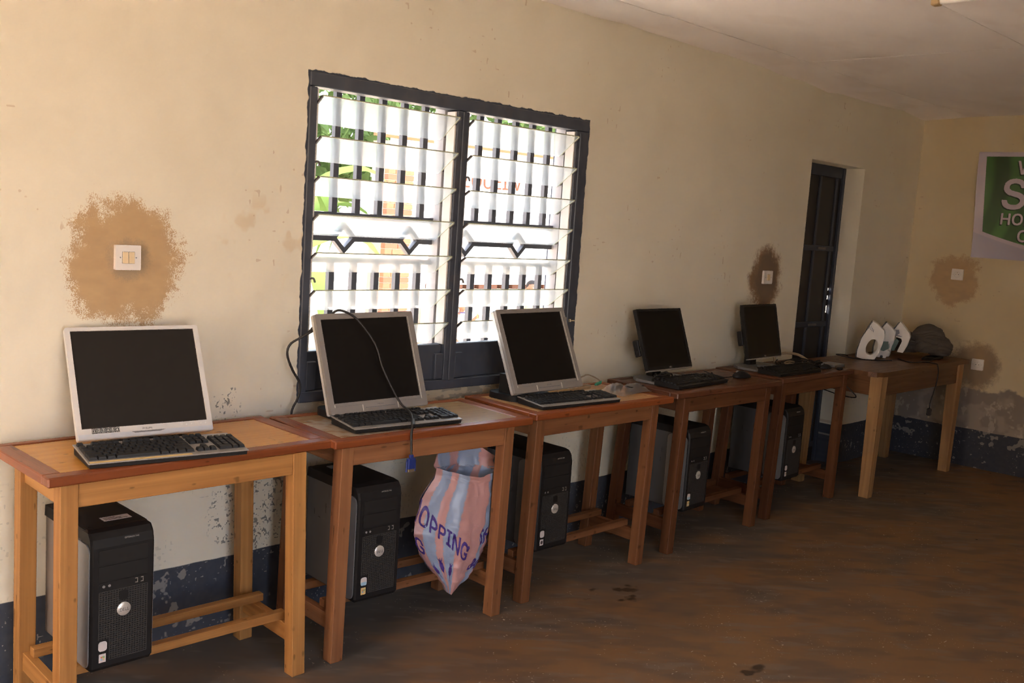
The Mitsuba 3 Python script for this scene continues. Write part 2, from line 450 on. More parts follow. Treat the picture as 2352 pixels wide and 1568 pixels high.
def sheet(x0, x1, y0, y1, gap=0.0012, tilt=0.0):
    nx, ny = max(4, int((x1 - x0) / 0.06)), max(3, int((y1 - y0) / 0.06))
    X, Y = np.meshgrid(np.linspace(x0 + gap, x1 - gap, nx), np.linspace(y0 + gap, y1 - gap, ny), indexing='ij')
    edge = np.interp(X, sagx, sagz) - 2.412
    Z = 2.412 + edge * np.exp(Y / 0.30) - 0.016 * np.sin(np.pi * (X - x0) / (x1 - x0)) * np.sin(np.pi * (Y - y0) / (y1 - y0))
    Z += 0.010 * (meshkit.fbm(np.stack([X * 1.3, Y * 1.3, X * 0 + 2], -1), 3, 5) - 0.5) + tilt * (Y - y0)
    v = np.stack([X, Y, Z], -1).reshape(-1, 3)
    top = v + (0, 0, 0.005)
    f = []
    N = nx * ny
    for i in range(nx - 1):
        for j in range(ny - 1):
            a, b, c, d = i * ny + j, (i + 1) * ny + j, (i + 1) * ny + j + 1, i * ny + j + 1
            f += [(a, d, c), (a, c, b), (a + N, b + N, c + N), (a + N, c + N, d + N)]
    rim = [i * ny for i in range(nx)] + [(nx - 1) * ny + j for j in range(1, ny)] + [i * ny + ny - 1 for i in range(nx - 2, -1, -1)] + [j for j in range(ny - 2, 0, -1)]
    for a, b in zip(rim, rim[1:] + rim[:1]):
        f += [(a, b, b + N), (a, b + N, a + N)]
    return trimesh.Trimesh(np.vstack([v, top]), np.array(f), process=False)


struct('ceiling', trimesh.creation.box(bounds=[(XL - WT, YF - WT, 2.50), (XR + 0.5, WT, 2.56)]), 'ceiling_mat')
ys = [0.02, -0.305, -1.375, -2.455, -3.535, YF]
xs = [XL, 0.0, 2.4, 4.79, XR + 0.14]
for iy in range(len(ys) - 1):
    for ix in range(len(xs) - 1):
        struct('panel', sheet(xs[ix], xs[ix + 1], ys[iy + 1], ys[iy], tilt=0.0018 if (ix + iy) % 2 else 0.0), 'ceiling_mat', 'ceiling', smooth=40)
# roof sheet with eaves over the walls
mat('roof_metal', (0.32, 0.26, 0.23), 0.6)
struct('roof', trimesh.creation.box(bounds=[(XL - 0.45, YF - 0.45, 2.62), (XR + 0.7, WT + 0.25, 2.66)]), 'roof_metal')

# ------------------------------------------------------------------ window with louvres and steel grille
W = tag('window_1', None, None, None, 'structure')
used.add('window_1')


def slab(name, x0, x1, y0, y1, z0, z1, m='slate_paint', parent=W, b=0.003):
    return obj(name, cbox(x0, x1, y0, y1, z0, z1, b), m, parent)


slab('frame_head', 1.950, 3.436, -0.006, 0.06, 1.911, 1.960)
slab('frame_jamb', 1.950, 1.982, -0.006, 0.06, 0.79, 1.909)
slab('frame_jamb', 3.352, 3.436, -0.006, 0.06, 0.79, 1.909)
slab('casing_bead', 3.372, 3.386, -0.012, -0.004, 0.98, 1.90)
slab('mullion', 2.638, 2.701, -0.008, 0.06, 0.82, 1.909)
slab('mullion_bead', 2.662, 2.678, -0.015, -0.007, 0.82, 1.909)
slab('bottom_rail', 1.950, 3.436, -0.010, 0.06, 0.786, 0.826)
for a, b in ((1.982, 2.638), (2.701, 3.352)):
    slab('kick_panel', a, b, 0.014, 0.05, 0.826, 0.971)
    slab('panel_cleat', a, a + 0.042, -0.004, 0.016, 0.828, 0.935)
    slab('panel_cleat', b - 0.042, b, -0.004, 0.016, 0.828, 0.935)
    slab('louvre_channel', a, a + 0.008, 0.0, 0.05, 0.972, 1.905, 'louvre_channel', b=0.001)
    slab('louvre_channel', b - 0.008, b, 0.0, 0.05, 0.972, 1.905, 'louvre_channel', b=0.001)
ptop = [1.881, 1.742, 1.600, 1.470, 1.332, 1.198, 1.066]
pbot = [1.793, 1.659, 1.532, 1.392, 1.255, 1.113, 0.974]
for a, b in ((1.990, 2.630), (2.709, 3.344)):
    for zt, zb in zip(ptop, pbot):
        j = random.uniform(-0.002, 0.002)
        c0, c1 = np.array([-0.030, zt + j]), np.array([0.083, zb + j])
        nx, ny = 2, 2
        v = [(x, c[0], c[1]) for x in (a, b) for c in (c0, c1)]
        pane = obj('louvre_pane', trimesh.Trimesh(np.array(v), np.array([(0, 2, 3), (0, 3, 1)]), process=False), 'frosted_glass', W)
        d = (c1 - c0) / np.linalg.norm(c1 - c0)
        rim = [tube([(a, *c0), (b, *c0)], 0.0024, 6, 0), tube([(b, *c0), (b, *c1)], 0.0020, 6, 0), tube([(a, *c0), (a, *c1)], 0.0020, 6, 0)]
        obj('glass_edge', cat(rim), 'glass_edge', pane)
        for xa in (a - 0.004, b + 0.004):
            q0, q1 = c0 + d * 0.004, c0 + d * 0.125
            nrm = np.array([-d[1], d[0]])
            clip = hull([(xa + s, *(q + nrm * t)) for s in (-0.003, 0.003) for q in (q0, q1) for t in (-0.004, 0.004)])
            obj('pane_clip', clip, 'clip_metal', W)
# steel grille outside
GY0, GY1 = 0.097, 0.121
bars = [2.143, 2.248, 2.353, 2.459, 2.565, 2.866, 2.970, 3.078, 3.183, 3.288]
for x in bars:
    slab('grille_bar', x - 0.012, x + 0.012, GY0, GY1, 1.467, 1.950, 'bar_steel', b=0.001)
    slab('grille_bar', x - 0.012, x + 0.012, GY0, GY1, 0.79, 1.300, 'bar_steel', b=0.001)
for z in (1.467, 1.300):
    slab('grille_rail', 1.955, 3.431, GY0 + 0.001, GY1 - 0.001, z - 0.012, z + 0.012, 'bar_steel', b=0.001)
dia = [2.195, 2.512, 2.815, 3.132]
cuts = [1.955] + [v for x in dia for v in (x - 0.04, x + 0.04)] + [3.431]
for i in range(0, len(cuts), 2):
    slab('grille_rail', cuts[i], cuts[i + 1], GY0 + 0.001, GY1 - 0.001, 1.371, 1.396, 'bar_steel', b=0.001)
for x in dia:
    o, h_ = 0.060, 0.036
    ring = Polygon([(x - o, 1.384), (x, 1.384 - o), (x + o, 1.384), (x, 1.384 + o)], [[(x - h_, 1.384), (x, 1.384 - h_), (x + h_, 1.384), (x, 1.384 + h_)]])
    obj('grille_diamond', plate(ring, GY1 - GY0, GY0), 'bar_steel', W)
mat('post_grey', (0.33, 0.315, 0.32), 0.5)
slab('grille_post', 2.628, 2.69, 0.062, 0.121, 0.79, 1.95, 'post_grey', b=0.001)
slab('grille_post', 3.352, 3.43, 0.062, 0.121, 0.79, 1.95, 'post_grey', b=0.001)
mat('catch_metal', (0.40, 0.33, 0.22), 0.4, 0.7)
obj('window_catch', cat([cbox(3.384, 3.392, -0.022, -0.005, 1.045, 1.060, 0.002), tube([(3.388, -0.022, 1.052), (3.400, -0.034, 1.054)], 0.003, 6, 0)]), 'catch_metal', W)
for x in (1.984, 2.703):
    for z in (1.650, 1.236):
        obj('louvre_lever', tube([(x, 0.004, z), (x + 0.010, -0.006, z + 0.002), (x + 0.013, -0.012, z - 0.012)], 0.0042, 6, 4), 'clip_metal', W, smooth=True)

# ------------------------------------------------------------------ door in its recess
D = tag('door_1', None, None, None, 'structure')
used.add('door_1')
dy = 0.128
leaf = Polygon([(DX0, 0.0), (DX1 - 0.02, 0.0), (DX1 - 0.02, DZ1), (DX0, DZ1)], [list(sbox(6.160, z0, 6.160 + w, z1).exterior.coords)[:-1] for z0, z1, w in ((1.166, 1.182, 0.013), (1.106, 1.132, 0.014), (1.016, 1.064, 0.013))])
obj('leaf', plate(leaf, 0.003, dy + 0.022), 'door_leaf', D)
for args in ((DX1 - 0.026, DX1, dy, dy + 0.022, 0, DZ1), (DX0, DX0 + 0.045, dy, dy + 0.022, 0, DZ1)):
    slab('stile', *args, 'door_paint', D)
slab('head_rail', DX0 + 0.045, DX1 - 0.05, dy, dy + 0.022, DZ1 - 0.07, DZ1, 'door_paint', D)
for z in (1.445, 0.945, 0.12):
    slab('cross_rail', DX0 + 0.045, DX1 - 0.05, dy + 0.004, dy + 0.022, z - 0.018, z + 0.018, 'door_paint', D)
for x in (5.90, 6.118):
    slab('board_strip', x - 0.012, x + 0.012, dy + 0.010, dy + 0.022, 0.14, DZ1 - 0.07, 'door_paint', D, 0.002)
slab('bolt', 5.90, 6.00, dy - 0.008, dy + 0.004, 0.935, 0.951, 'clip_metal', D)
slab('bolt', 5.92, 6.02, dy - 0.008, dy + 0.004, 1.437, 1.453, 'clip_metal', D)

# ================================================================== DESKS
def beam(L, w, h, b=0.003):
    """box along local x from 0 to L, w along y (centred), h along z (centred); returns mesh, uv with the grain along u"""
    m = cbox(0, L, -w / 2, w / 2, -h / 2, h / 2, b)
    v = m.triangles.reshape(-1, 3)
    n = np.repeat(m.face_normals, 3, axis=0)
    side = np.where(np.abs(n[:, 1]) > np.abs(n[:, 2]), v[:, 2], v[:, 1] + 0.3)
    k = random.randint(0, 400)
    uu = np.where(np.abs(n[:, 0]) > 0.9, v[:, 1] * 0.3, v[:, 0]) + random.uniform(0, 5)
    uv = np.stack([uu, side + 10.0 * k + 1.0], 1)
    return (v, np.arange(len(v)).reshape(-1, 3)), uv


def lay(p0, p1, up=(0, 0, 1)):
    p0, p1 = np.array(p0, float), np.array(p1, float)
    x = (p1 - p0) / np.linalg.norm(p1 - p0)
    z = np.array(up, float) - x * (x @ np.array(up, float)); z /= np.linalg.norm(z)
    m = np.eye(4); m[:3, 0], m[:3, 1], m[:3, 2], m[:3, 3] = x, np.cross(z, x), z, p0
    return m


def timber(name, p0, p1, w, h, bsdf, parent, up=(0, 0, 1), b=0.0016, base=None):
    L = float(np.linalg.norm(np.array(p1, float) - np.array(p0, float)))
    m, uv = beam(L, w, h, b)
    M = lay(p0, p1, up)
    M = M if base is None else base @ M
    v = m[0] @ M[:3, :3].T + M[:3, 3]
    return obj(name, (v, m[1]), bsdf, parent, uv=uv)


HD, TK = 0.760, 0.027


def desk(x, y, yaw, wd, dd, leg_top, leg_foot, m_leg, m_apron, m_edge, m_panel, label, seat=0.0):
    """x, y: back left corner of the top. leg_top / leg_foot: left and right front leg left-edge x at top and floor (world), front y"""
    t = thing('desk', label, 'desk', 'wooden computer desks in the row along the wall')
    B = tr(x, y, 0) @ rotz(yaw)
    bw = 0.050
    # top: framed panel
    zc = HD - TK / 2
    timber('front_edge', (0, -dd + 0.022, zc), (wd, -dd + 0.022, zc), 0.044, TK, m_edge, t, base=B, b=0.004)
    timber('back_edge', (0, -0.016, zc), (wd, -0.016, zc), 0.032, TK, m_edge, t, base=B, b=0.004)
    for xx in (bw / 2, wd - bw / 2):
        timber('end_edge', (xx, -dd + 0.044, zc), (xx, -0.032, zc), bw, TK - 0.0004, m_edge, t, base=B, b=0.003)
    timber('top_panel', (bw, -(dd - 0.012) / 2 - 0.012 + 0.006, zc - 0.0005), (wd - bw, -(dd - 0.012) / 2 - 0.012 + 0.006, zc - 0.0005), dd - 0.076, TK - 0.004, m_panel, t, base=B, b=0.001)
    # legs: front pair from the measured places, back pair straight behind
    s = 0.047
    zt = HD - TK
    fr = []
    for (xt, yt), (xf, yf) in zip(leg_top, leg_foot):
        a, b = np.array([xf + s / 2, yf + s / 2, 0]), np.array([xt + s / 2, yt + s / 2, zt])
        timber('leg', a, b, s, s, m_leg, t, up=(0, 1, 0))
        fr.append((a, b))
    bk = []
    for (a, b) in fr:
        yb = y - 0.085 + math.sin(yaw) * (a[0] - x)
        a2, b2 = np.array([a[0] + 0.006, yb + 0.012, 0]), np.array([b[0] + 0.004, yb, zt])
        timber('leg', a2, b2, s, s, m_leg, t, up=(0, 1, 0))
        bk.append((a2, b2))
    at = lambda l, z: l[0] + (l[1] - l[0]) * (z / zt)
    # aprons
    za, ha = zt - 0.034, 0.066
    off = np.array([0, -0.008, 0])
    timber('apron', at(fr[0], za) + off + (s / 2, 0, 0), at(fr[1], za) + off - (s / 2, 0, 0), 0.024, ha, m_apron, t)
    timber('apron', at(bk[0], za) + (s / 2, 0, 0), at(bk[1], za) - (s / 2, 0, 0), 0.024, ha, m_apron, t)
    for i in (0, 1):
        timber('apron', at(fr[i], za) + (0, s / 2, 0), at(bk[i], za) - (0, s / 2, 0), 0.024, ha, m_apron, t)
    # low side stretchers and the two bars that carry the computer
    zs = 0.129
    for i in (0, 1):
        timber('side_stretcher', at(fr[i], zs) + (0, s / 2, 0), at(bk[i], zs) - (0, s / 2, 0), 0.026, 0.055, m_leg, t)
    zb, hb = 0.1700, 0.027
    for y_off, ext in ((0.085, 0.012), (0.255, 0.03)):
        p0 = at(fr[0], zb) + (0.004, y_off, 0); p1 = at(fr[1], zb) + (ext, y_off, 0)
        p0[2] = p1[2] = zb
        timber('shelf_bar', p0, p1, 0.030, hb, m_leg, t)
    return t


R_ = math.radians
desk(0.9132, -0.0337, R_(0.72), 0.875, 0.426, [(0.955, -0.446), (1.652, -0.452)], [(0.955, -0.452), (1.675, -0.458)], 'wood_light', 'wood_light', 'wood_edge', 'top_orange',
     'orange varnished wooden desk nearest the camera, at the left end of the row')
desk(1.8056, -0.0506, R_(-2.19), 0.875, 0.426, [(1.832, -0.455), (2.535, -0.492)], [(1.824, -0.455), (2.525, -0.489)], 'wood_mid', 'wood_mid', 'wood_edge', 'top_worn',
     'wooden desk with a worn greyish top below the louvred window, second from the left')
desk(2.7265, -0.0468, R_(-1.03), 0.875, 0.426, [(2.735, -0.463), (3.470, -0.465)], [(2.708, -0.468), (3.448, -0.460)], 'wood_brown', 'wood_brown', 'wood_edge', 'top_pale',
     'wooden desk with a pale orange top, third from the left, beside the window edge')
desk(3.6895, -0.0173, R_(-0.97), 0.905, 0.426, [(3.735, -0.448), (4.44, -0.455)], [(3.690, -0.455), (4.419, -0.449)], 'wood_red', 'wood_red', 'wood_edge_dark', 'top_brown',
     'dark reddish brown wooden desk, fourth from the left, with a black mouse on its top')
desk(4.640, -0.0100, R_(0.6), 0.825, 0.420, [(4.655, -0.425), (5.355, -0.420)], [(4.606, -0.428), (5.343, -0.418)], 'wood_red', 'wood_red', 'wood_edge_dark', 'top_brown',
     'dark reddish brown wooden desk in front of the dark door, fifth from the left')

# ------------------------------------------------------------------ bigger table in the corner
t = thing('table', 'larger brown table with thick pale wooden legs in the far corner', 'table')
tx0, tx1, ty0, ty1 = 5.475, 6.92, -0.575, -0.035
B = tr(0, 0, 0)
poly = Polygon([(tx0, ty1), (tx0, ty0 + 0.07), (tx0 + 0.02, ty0 + 0.025), (tx0 + 0.07, ty0 + 0.004), (tx0 + 0.14, ty0), (tx1, ty0 + 0.028), (tx1, ty1)])
top = extrude(poly, 0.028)
top.apply_translation((0, 0, 0.732))
v = top.triangles.reshape(-1, 3)
uvt = np.stack([v[:, 0], v[:, 1] + v[:, 2] * 0.5 + 4071.0], 1)
obj('tabletop', (v, np.arange(len(v)).reshape(-1, 3)), 'table_brown', t, uv=uvt)
legs = {}
for nm, x, y in (('a', 5.585, -0.520), ('b', 6.765, -0.520), ('c', 5.57, -0.085), ('d', 6.78, -0.085)):
    sx = 0.012 if nm in 'ac' else 0.0
    m = hull([(x + a * q + (sx if z else 0), y + b * q, z) for z, q in ((0.0, 0.029), (0.735, 0.037)) for a, b in ((-1, -1), (1, -1), (1, 1), (-1, 1))])
    v = m.triangles.reshape(-1, 3)
    obj('leg', (v, np.arange(len(v)).reshape(-1, 3)), 'table_pale', t, uv=np.stack([v[:, 2], v[:, 0] + v[:, 1] + 10.0 * random.randint(0, 300) + 8], 1))
timber('apron', (5.61, -0.532, 0.672), (6.74, -0.532, 0.672), 0.024, 0.122, 'table_brown', t)
timber('apron', (5.60, -0.085, 0.672), (6.75, -0.085, 0.672), 0.024, 0.122, 'table_brown', t)
timber('apron', (5.575, -0.49, 0.672), (5.575, -0.11, 0.672), 0.024, 0.122, 'table_brown', t)
timber('apron', (6.785, -0.49, 0.672), (6.785, -0.11, 0.672), 0.024, 0.122, 'table_brown', t)

# ================================================================== MONITORS
def pose(x, y, z, yaw, tilt=0.0, roll=0.0):
    return tr(x, y, z) @ rotz(R_(yaw)) @ rotx(R_(-tilt)) @ roty(R_(roll))


def frame_with_hole(w, h, x0, x1, z0, z1, depth, r=0.006, y=0.0):
    return plate(rrect(-w / 2, w / 2, 0, h, r).difference(sbox(x0, z0, x1, z1)), depth, y)


def back_shell(w, h, d0, d1, inset=0.05):
    return hull([(sx * w / 2, d0, z) for sx in (-1, 1) for z in (0.004, h - 0.004)] + [(sx * (w / 2 - inset), d1, z) for sx in (-1, 1) for z in (inset, h - inset)])


# first: pale silver monitor with a numbered strip
M = pose(1.294, -0.219, 0.783, -8.09, 27.85, -0.63)
t = thing('monitor', 'pale silver flat monitor with a numbered black sticker on the nearest desk', 'monitor')
w, h = 0.398, 0.349
obj('bezel', frame_with_hole(w, h, -0.184, 0.184, 0.0345, 0.3375, 0.018), 'silver_light', t, M)
obj('screen', cbox(-0.185, 0.185, 0.004, 0.012, 0.034, 0.338, 0.0005), 'lcd', t, M)
obj('back_shell', back_shell(w - 0.004, h, 0.018, 0.060), 'black_plastic', t, M)
chin = Polygon([(-w / 2 + 0.003, 0.002), (w / 2 - 0.003, 0.002), (w / 2 - 0.003, 0.0150), (0.058, 0.0160), (0.041, 0.0110), (-0.039, 0.0112), (-0.050, 0.0160), (-w / 2 + 0.003, 0.0172)])
obj('chin_strip', plate(chin, 0.004, -0.003), 'silver_blue', t, M)
gap = Polygon([(-0.046, 0.0165), (-0.036, 0.0120), (0.038, 0.0116), (0.054, 0.0166)])
obj('chin_shadow_gap', plate(gap, 0.0016, -0.0012), 'letter_grey', t, M)
obj('brand_lettering', move(text('PHILIPS', 0.0052, 0.0006, True), tr(-0.0145, 0.0001, 0.0208)), 'letter_grey', t, M)
st = obj('number_sticker', plate(sbox(-0.1575, 0.0185, -0.0800, 0.0342), 0.0005, -0.0005), 'black_plastic', t, M, label='black strip printed 1 2 3 4 5 6')
for i in range(6):
    cx = -0.1510 + 0.0129 * i
    ring = rrect(cx - 0.0052, cx + 0.0052, 0.0200, 0.0328, 0.002).difference(rrect(cx - 0.0045, cx + 0.0045, 0.0207, 0.0321, 0.0016))
    obj('digit', cat([move(text(str(i + 1), 0.0072, 0.0004, True, True), tr(cx, -0.0005, 0.0230)), plate(ring, 0.0004, -0.0009)]), 'letter_white', st, M)
for i in range(6):
    obj('button', move(disc(0.0034 if i == 0 else 0.0024, 0.001, 14, 0.0006), tr(0.1035 + 0.0148 * i, -0.0006, 0.0255)), 'silver_bright', t, M)
obj('stand_neck', hull([(x, y, z) for x in (1.25, 1.35) for (y, z) in ((-0.135, 0.765), (-0.09, 0.765), (-0.12, 0.95), (-0.09, 0.95))]), 'black_plastic', t)
obj('stand_base', move(extrude(Point(0, 0).buffer(1.0, quad_segs=12), 0.012), tr(1.305, -0.135, HD) @ np.diag([0.14, 0.085, 1, 1])), 'black_plastic', t)


def grey_monitor(M, w, h, scr, label, base, hinge, hue='silver_grey'):
    t = thing('monitor', label, 'monitor')
    x0, x1, z0, z1 = scr
    obj('bezel', frame_with_hole(w, h, x0, x1, z0, z1, 0.016, 0.007), hue, t, M)
    obj('screen', cbox(x0 - 0.001, x1 + 0.001, 0.004, 0.012, z0 - 0.001, z1 + 0.001, 0.0005), 'lcd_dark', t, M)
    obj('side_trim', frame_with_hole(w + 0.002, h + 0.001, -w / 2 + 0.004, w / 2 - 0.004, 0.004, h - 0.004, 0.012, 0.007, 0.015), 'silver_bright' if hue == 'silver_grey' else hue, t, M)
    obj('back_shell', back_shell(w, h, 0.027, 0.075), 'black_plastic', t, M)
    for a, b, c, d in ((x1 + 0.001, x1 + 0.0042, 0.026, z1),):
        obj('glint_line', plate(sbox(a, c, b, d), 0.0015, -0.0015), 'silver_bright', t, M)  # glints of the curved bevel and grooves, drawn as bright strips
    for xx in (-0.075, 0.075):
        obj('glint_line', plate(sbox(xx - 0.0014, 0.003, xx + 0.0014, 0.0265), 0.0015, -0.0015), 'silver_bright', t, M)
    obj('glint_line', plate(sbox(-0.1885, 0.024, -0.1855, 0.034), 0.0015, -0.0015), 'silver_bright', t, M)
    obj('groove', cat([plate(sbox(-0.188, 0.0262, -0.077, 0.0270), 0.0008, -0.0008), plate(sbox(0.077, 0.0262, 0.188, 0.0270), 0.0008, -0.0008)]), 'letter_grey', t, M)
    obj('button_row', plate(rrect(-0.064, 0.062, 0.0130, 0.0158, 0.001), 0.001, -0.001), 'letter_grey', t, M)
    obj('brand_lettering', move(text('PHILIPS', 0.0048, 0.0005, True, True), tr(0.0, 0.0001, 0.0210)), 'letter_grey', t, M)
    bx, by, ra, rb, yaw = base
    B = tr(bx, by, HD) @ rotz(R_(yaw))
    sb = obj('stand_base', move(soft_extrude(rrect(-ra, ra, -rb, rb, 0.05), 0.030, 0.012), B @ tr(0, 0, -0.008)), 'black_plastic', t)
    hx, hy, hh = hinge
    obj('stand_bracket', hull([tuple((B @ np.array([x, y, z, 1]))[:3]) for x in (-ra * 0.75, ra * 0.75) for y, z in ((-0.03, 0.02), (0.035, 0.02), (0.0, hh), (0.035, hh))]), 'black_matt', t)
    return t


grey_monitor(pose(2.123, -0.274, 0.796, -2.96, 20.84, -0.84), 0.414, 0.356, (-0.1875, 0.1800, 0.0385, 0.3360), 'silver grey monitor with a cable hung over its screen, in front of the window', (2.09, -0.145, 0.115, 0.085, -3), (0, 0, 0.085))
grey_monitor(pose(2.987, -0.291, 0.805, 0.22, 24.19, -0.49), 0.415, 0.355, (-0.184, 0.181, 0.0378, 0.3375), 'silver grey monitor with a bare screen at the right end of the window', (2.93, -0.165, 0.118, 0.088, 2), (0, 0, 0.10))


def black_monitor(M, w, h, label, basepts):
    t = thing('monitor', label, 'monitor')
    obj('bezel', frame_with_hole(w, h, -w / 2 + 0.013, w / 2 - 0.013, 0.016, h - 0.013, 0.020, 0.004), 'black_plastic', t, M)
    obj('screen', cbox(-w / 2 + 0.012, w / 2 - 0.012, 0.004, 0.014, 0.015, h - 0.012, 0.0005), 'lcd_dark', t, M)
    obj('back_shell', back_shell(w, h, 0.020, 0.048, 0.04), 'black_plastic', t, M)
    obj('lower_trim', plate(rrect(-w / 2, w / 2, -0.006, 0.0, 0.002), 0.016, 0.001), 'silver_grey', t, M)
    obj('brand_lettering', move(text('DELL', 0.0072, 0.0008, True, True), tr(0.0, 0.0001, 0.0045)), 'silver_grey', t, M)
    hub = obj('usb_hub', cbox(-w / 2 - 0.010, -w / 2 + 0.004, 0.022, 0.052, 0.075, 0.155, 0.003), 'black_plastic', t, M)
    for z in (0.098, 0.128):
        obj('usb_port', cbox(-w / 2 - 0.0108, -w / 2 - 0.0098, 0.031, 0.043, z - 0.006, z + 0.006, 0.0005), 'key_plastic', hub, M)
    x, y, yaw = basepts
    B = tr(x, y, HD) @ rotz(R_(yaw))
    # splayed two-legged foot
    foot = Polygon([(-0.160, -0.075), (-0.105, -0.085), (-0.03, 0.02), (0.03, 0.02), (0.105, -0.085), (0.160, -0.075), (0.165, 0.035), (0.12, 0.085), (-0.12, 0.085), (-0.165, 0.035)])
    fm = extrude(foot, 0.010)
    vv = fm.vertices
    vv[:, 2] += np.where(vv[:, 2] > 0.005, 0.006 * np.clip((vv[:, 1] + 0.085) / 0.17, 0, 1), 0.0)
    fm.vertices = vv
    sb = obj('stand_base', move(fm, B), 'tower_silver', t)
    for sx in (-1, 1):
        obj('lit_foot_edge', move(hull([(sx * a, yy, zz) for a in (0.108, 0.158) for yy, zz in ((-0.088, 0.002), (-0.079, 0.002), (-0.086, 0.010), (-0.079, 0.011))]), B), 'silver_grey', sb)  # lip paler than the base: caught light put into its colour
    obj('stand_neck', move(hull([(x_, y_, z_) for x_ in (-0.035, 0.035) for y_, z_ in ((0.03, 0.015), (0.07, 0.015), (0.045, 0.17), (0.07, 0.17))]), B), 'black_matt', t)
    return t


black_monitor(pose(3.935, -0.214, 0.8265, 2.3, 19.86, 0.29), 0.383, 0.301, 'slim black monitor on the fourth desk, left of the ochre patched switch', (3.945, -0.155, 2.0))
black_monitor(pose(4.862, -0.187, 0.830, 3.2, 12.85, 0.31), 0.383, 0.297, 'slim black monitor beside the dark door, under the patched light switch', (4.885, -0.130, 3.0))

# ================================================================== KEYBOARDS
_keys = {}


def key_shape(wu, du, bsdf):
    k = (wu, du, bsdf)
    if k not in _keys:
        a, b, z = wu / 2, du / 2, 0.0085
        _keys[k] = mikit.ply(hull([(s * a, q * b, 0) for s in (-1, 1) for q in (-1, 1)] + [(s * (a - 0.0022), q * (b - 0.0018) + 0.0006, z) for s in (-1, 1) for q in (-1, 1)]), bsdf)
    return _keys[k]


def keyboard(x, y, yaw, w, d, label, frame, keymat, z=HD, taped=False, lift=0.0):
    t = thing('keyboard', label, 'keyboard')
    B = tr(x, y, z) @ rotz(R_(yaw)) @ rotx(lift)
    zf, zr = 0.016, 0.029
    at = lambda yy: zf + (zr - zf) * yy / d
    base = cat([hull([(q, yy, zz) for q in (0.004, w - 0.004) for yy, zz in ((0.003, 0.001), (d - 0.004, 0.001), (0.0015, zf - 0.003), (d - 0.002, zr - 0.003))])])
    obj('underbody', base, 'black_matt', t, B)
    deck = hull([(q, yy, at(yy) - dz) for q in (0, w) for yy in (0, d) for dz in (0.0035, 0.001)] + [(q, yy, at(yy)) for q in (0.002, w - 0.002) for yy in (0.002, d - 0.002)])
    obj('deck', deck, frame, t, B)
    u = w / 23.2
    ud = (d - 0.022) / 6.75
    m = 0.006

    def put_key(cx, row, wu, hu=1.0):
        yy = d - 0.008 - ud * (row + hu / 2)
        put('key', key_shape(round(u * wu - 0.0018, 5), round(ud * hu - 0.0016, 5), keymat), t, B @ tr(m + u * (cx + wu / 2), yy, at(yy) - 0.0004) @ rotx((zr - zf) / d))
    for x0, n in ((0, 1), (2, 4), (6.5, 4), (11, 4), (15.4, 3)):
        for i in range(n): put_key(x0 + i, 0.1, 1, 0.8)
    rows = [(1.35, [1] * 13 + [2]), (2.4, [1.5] + [1] * 12 + [1.5]), (3.4, [1.75] + [1] * 11 + [2.25]), (4.4, [2.25] + [1] * 10 + [2.75]), (5.4, [1.25] * 3 + [6.25] + [1.25] * 4)]
    for r, ws in rows:
        cx = 0.0
        for q in ws:
            put_key(cx, r, q); cx += q
    for r in (1.35, 2.4):
        for i in range(3): put_key(15.4 + i, r, 1)
    put_key(16.4, 4.4, 1)
    for i in range(3): put_key(15.4 + i, 5.4, 1)
    for r in (1.35, 2.4, 3.4, 4.4):
        for i in range(3): put_key(18.8 + i, r, 1)
    put_key(21.8, 1.35, 1); put_key(21.8, 2.4, 1, 2.0); put_key(21.8, 4.4, 1, 2.0)
    put_key(18.8, 5.4, 2); put_key(20.8, 5.4, 1)
    if taped:
        obj('tape_strip', hull([(q, yy, at(yy) + dz) for q in (0.004, w * 0.63) for yy in (0.001, 0.0125) for dz in (0.0, 0.0006)]), 'tape_cream', t, B)
    return t


keyboard(1.035, -0.424, -8.0, 0.445, 0.176, 'black keyboard in a silver frame with a yellowed tape strip, on the nearest desk', 'silver_grey', 'key_plastic', taped=True)
keyboard(1.909, -0.412, -5.1, 0.445, 0.165, 'black keyboard in a silver frame crossed by a hanging monitor cable', 'silver_grey', 'key_plastic')
keyboard(2.801, -0.425, -4.0, 0.452, 0.155, 'black keyboard in a silver frame left of the clear plastic bag', 'silver_grey', 'key_plastic')
keyboard(3.772, -0.384, 2.6, 0.45, 0.145, 'all black keyboard left of a black mouse on the fourth desk', 'black_plastic', 'key_black')
keyboard(4.690, -0.386, -1.0, 0.44, 0.145, 'all black keyboard below a heap of cables on the fifth desk', 'black_plastic', 'key_black')

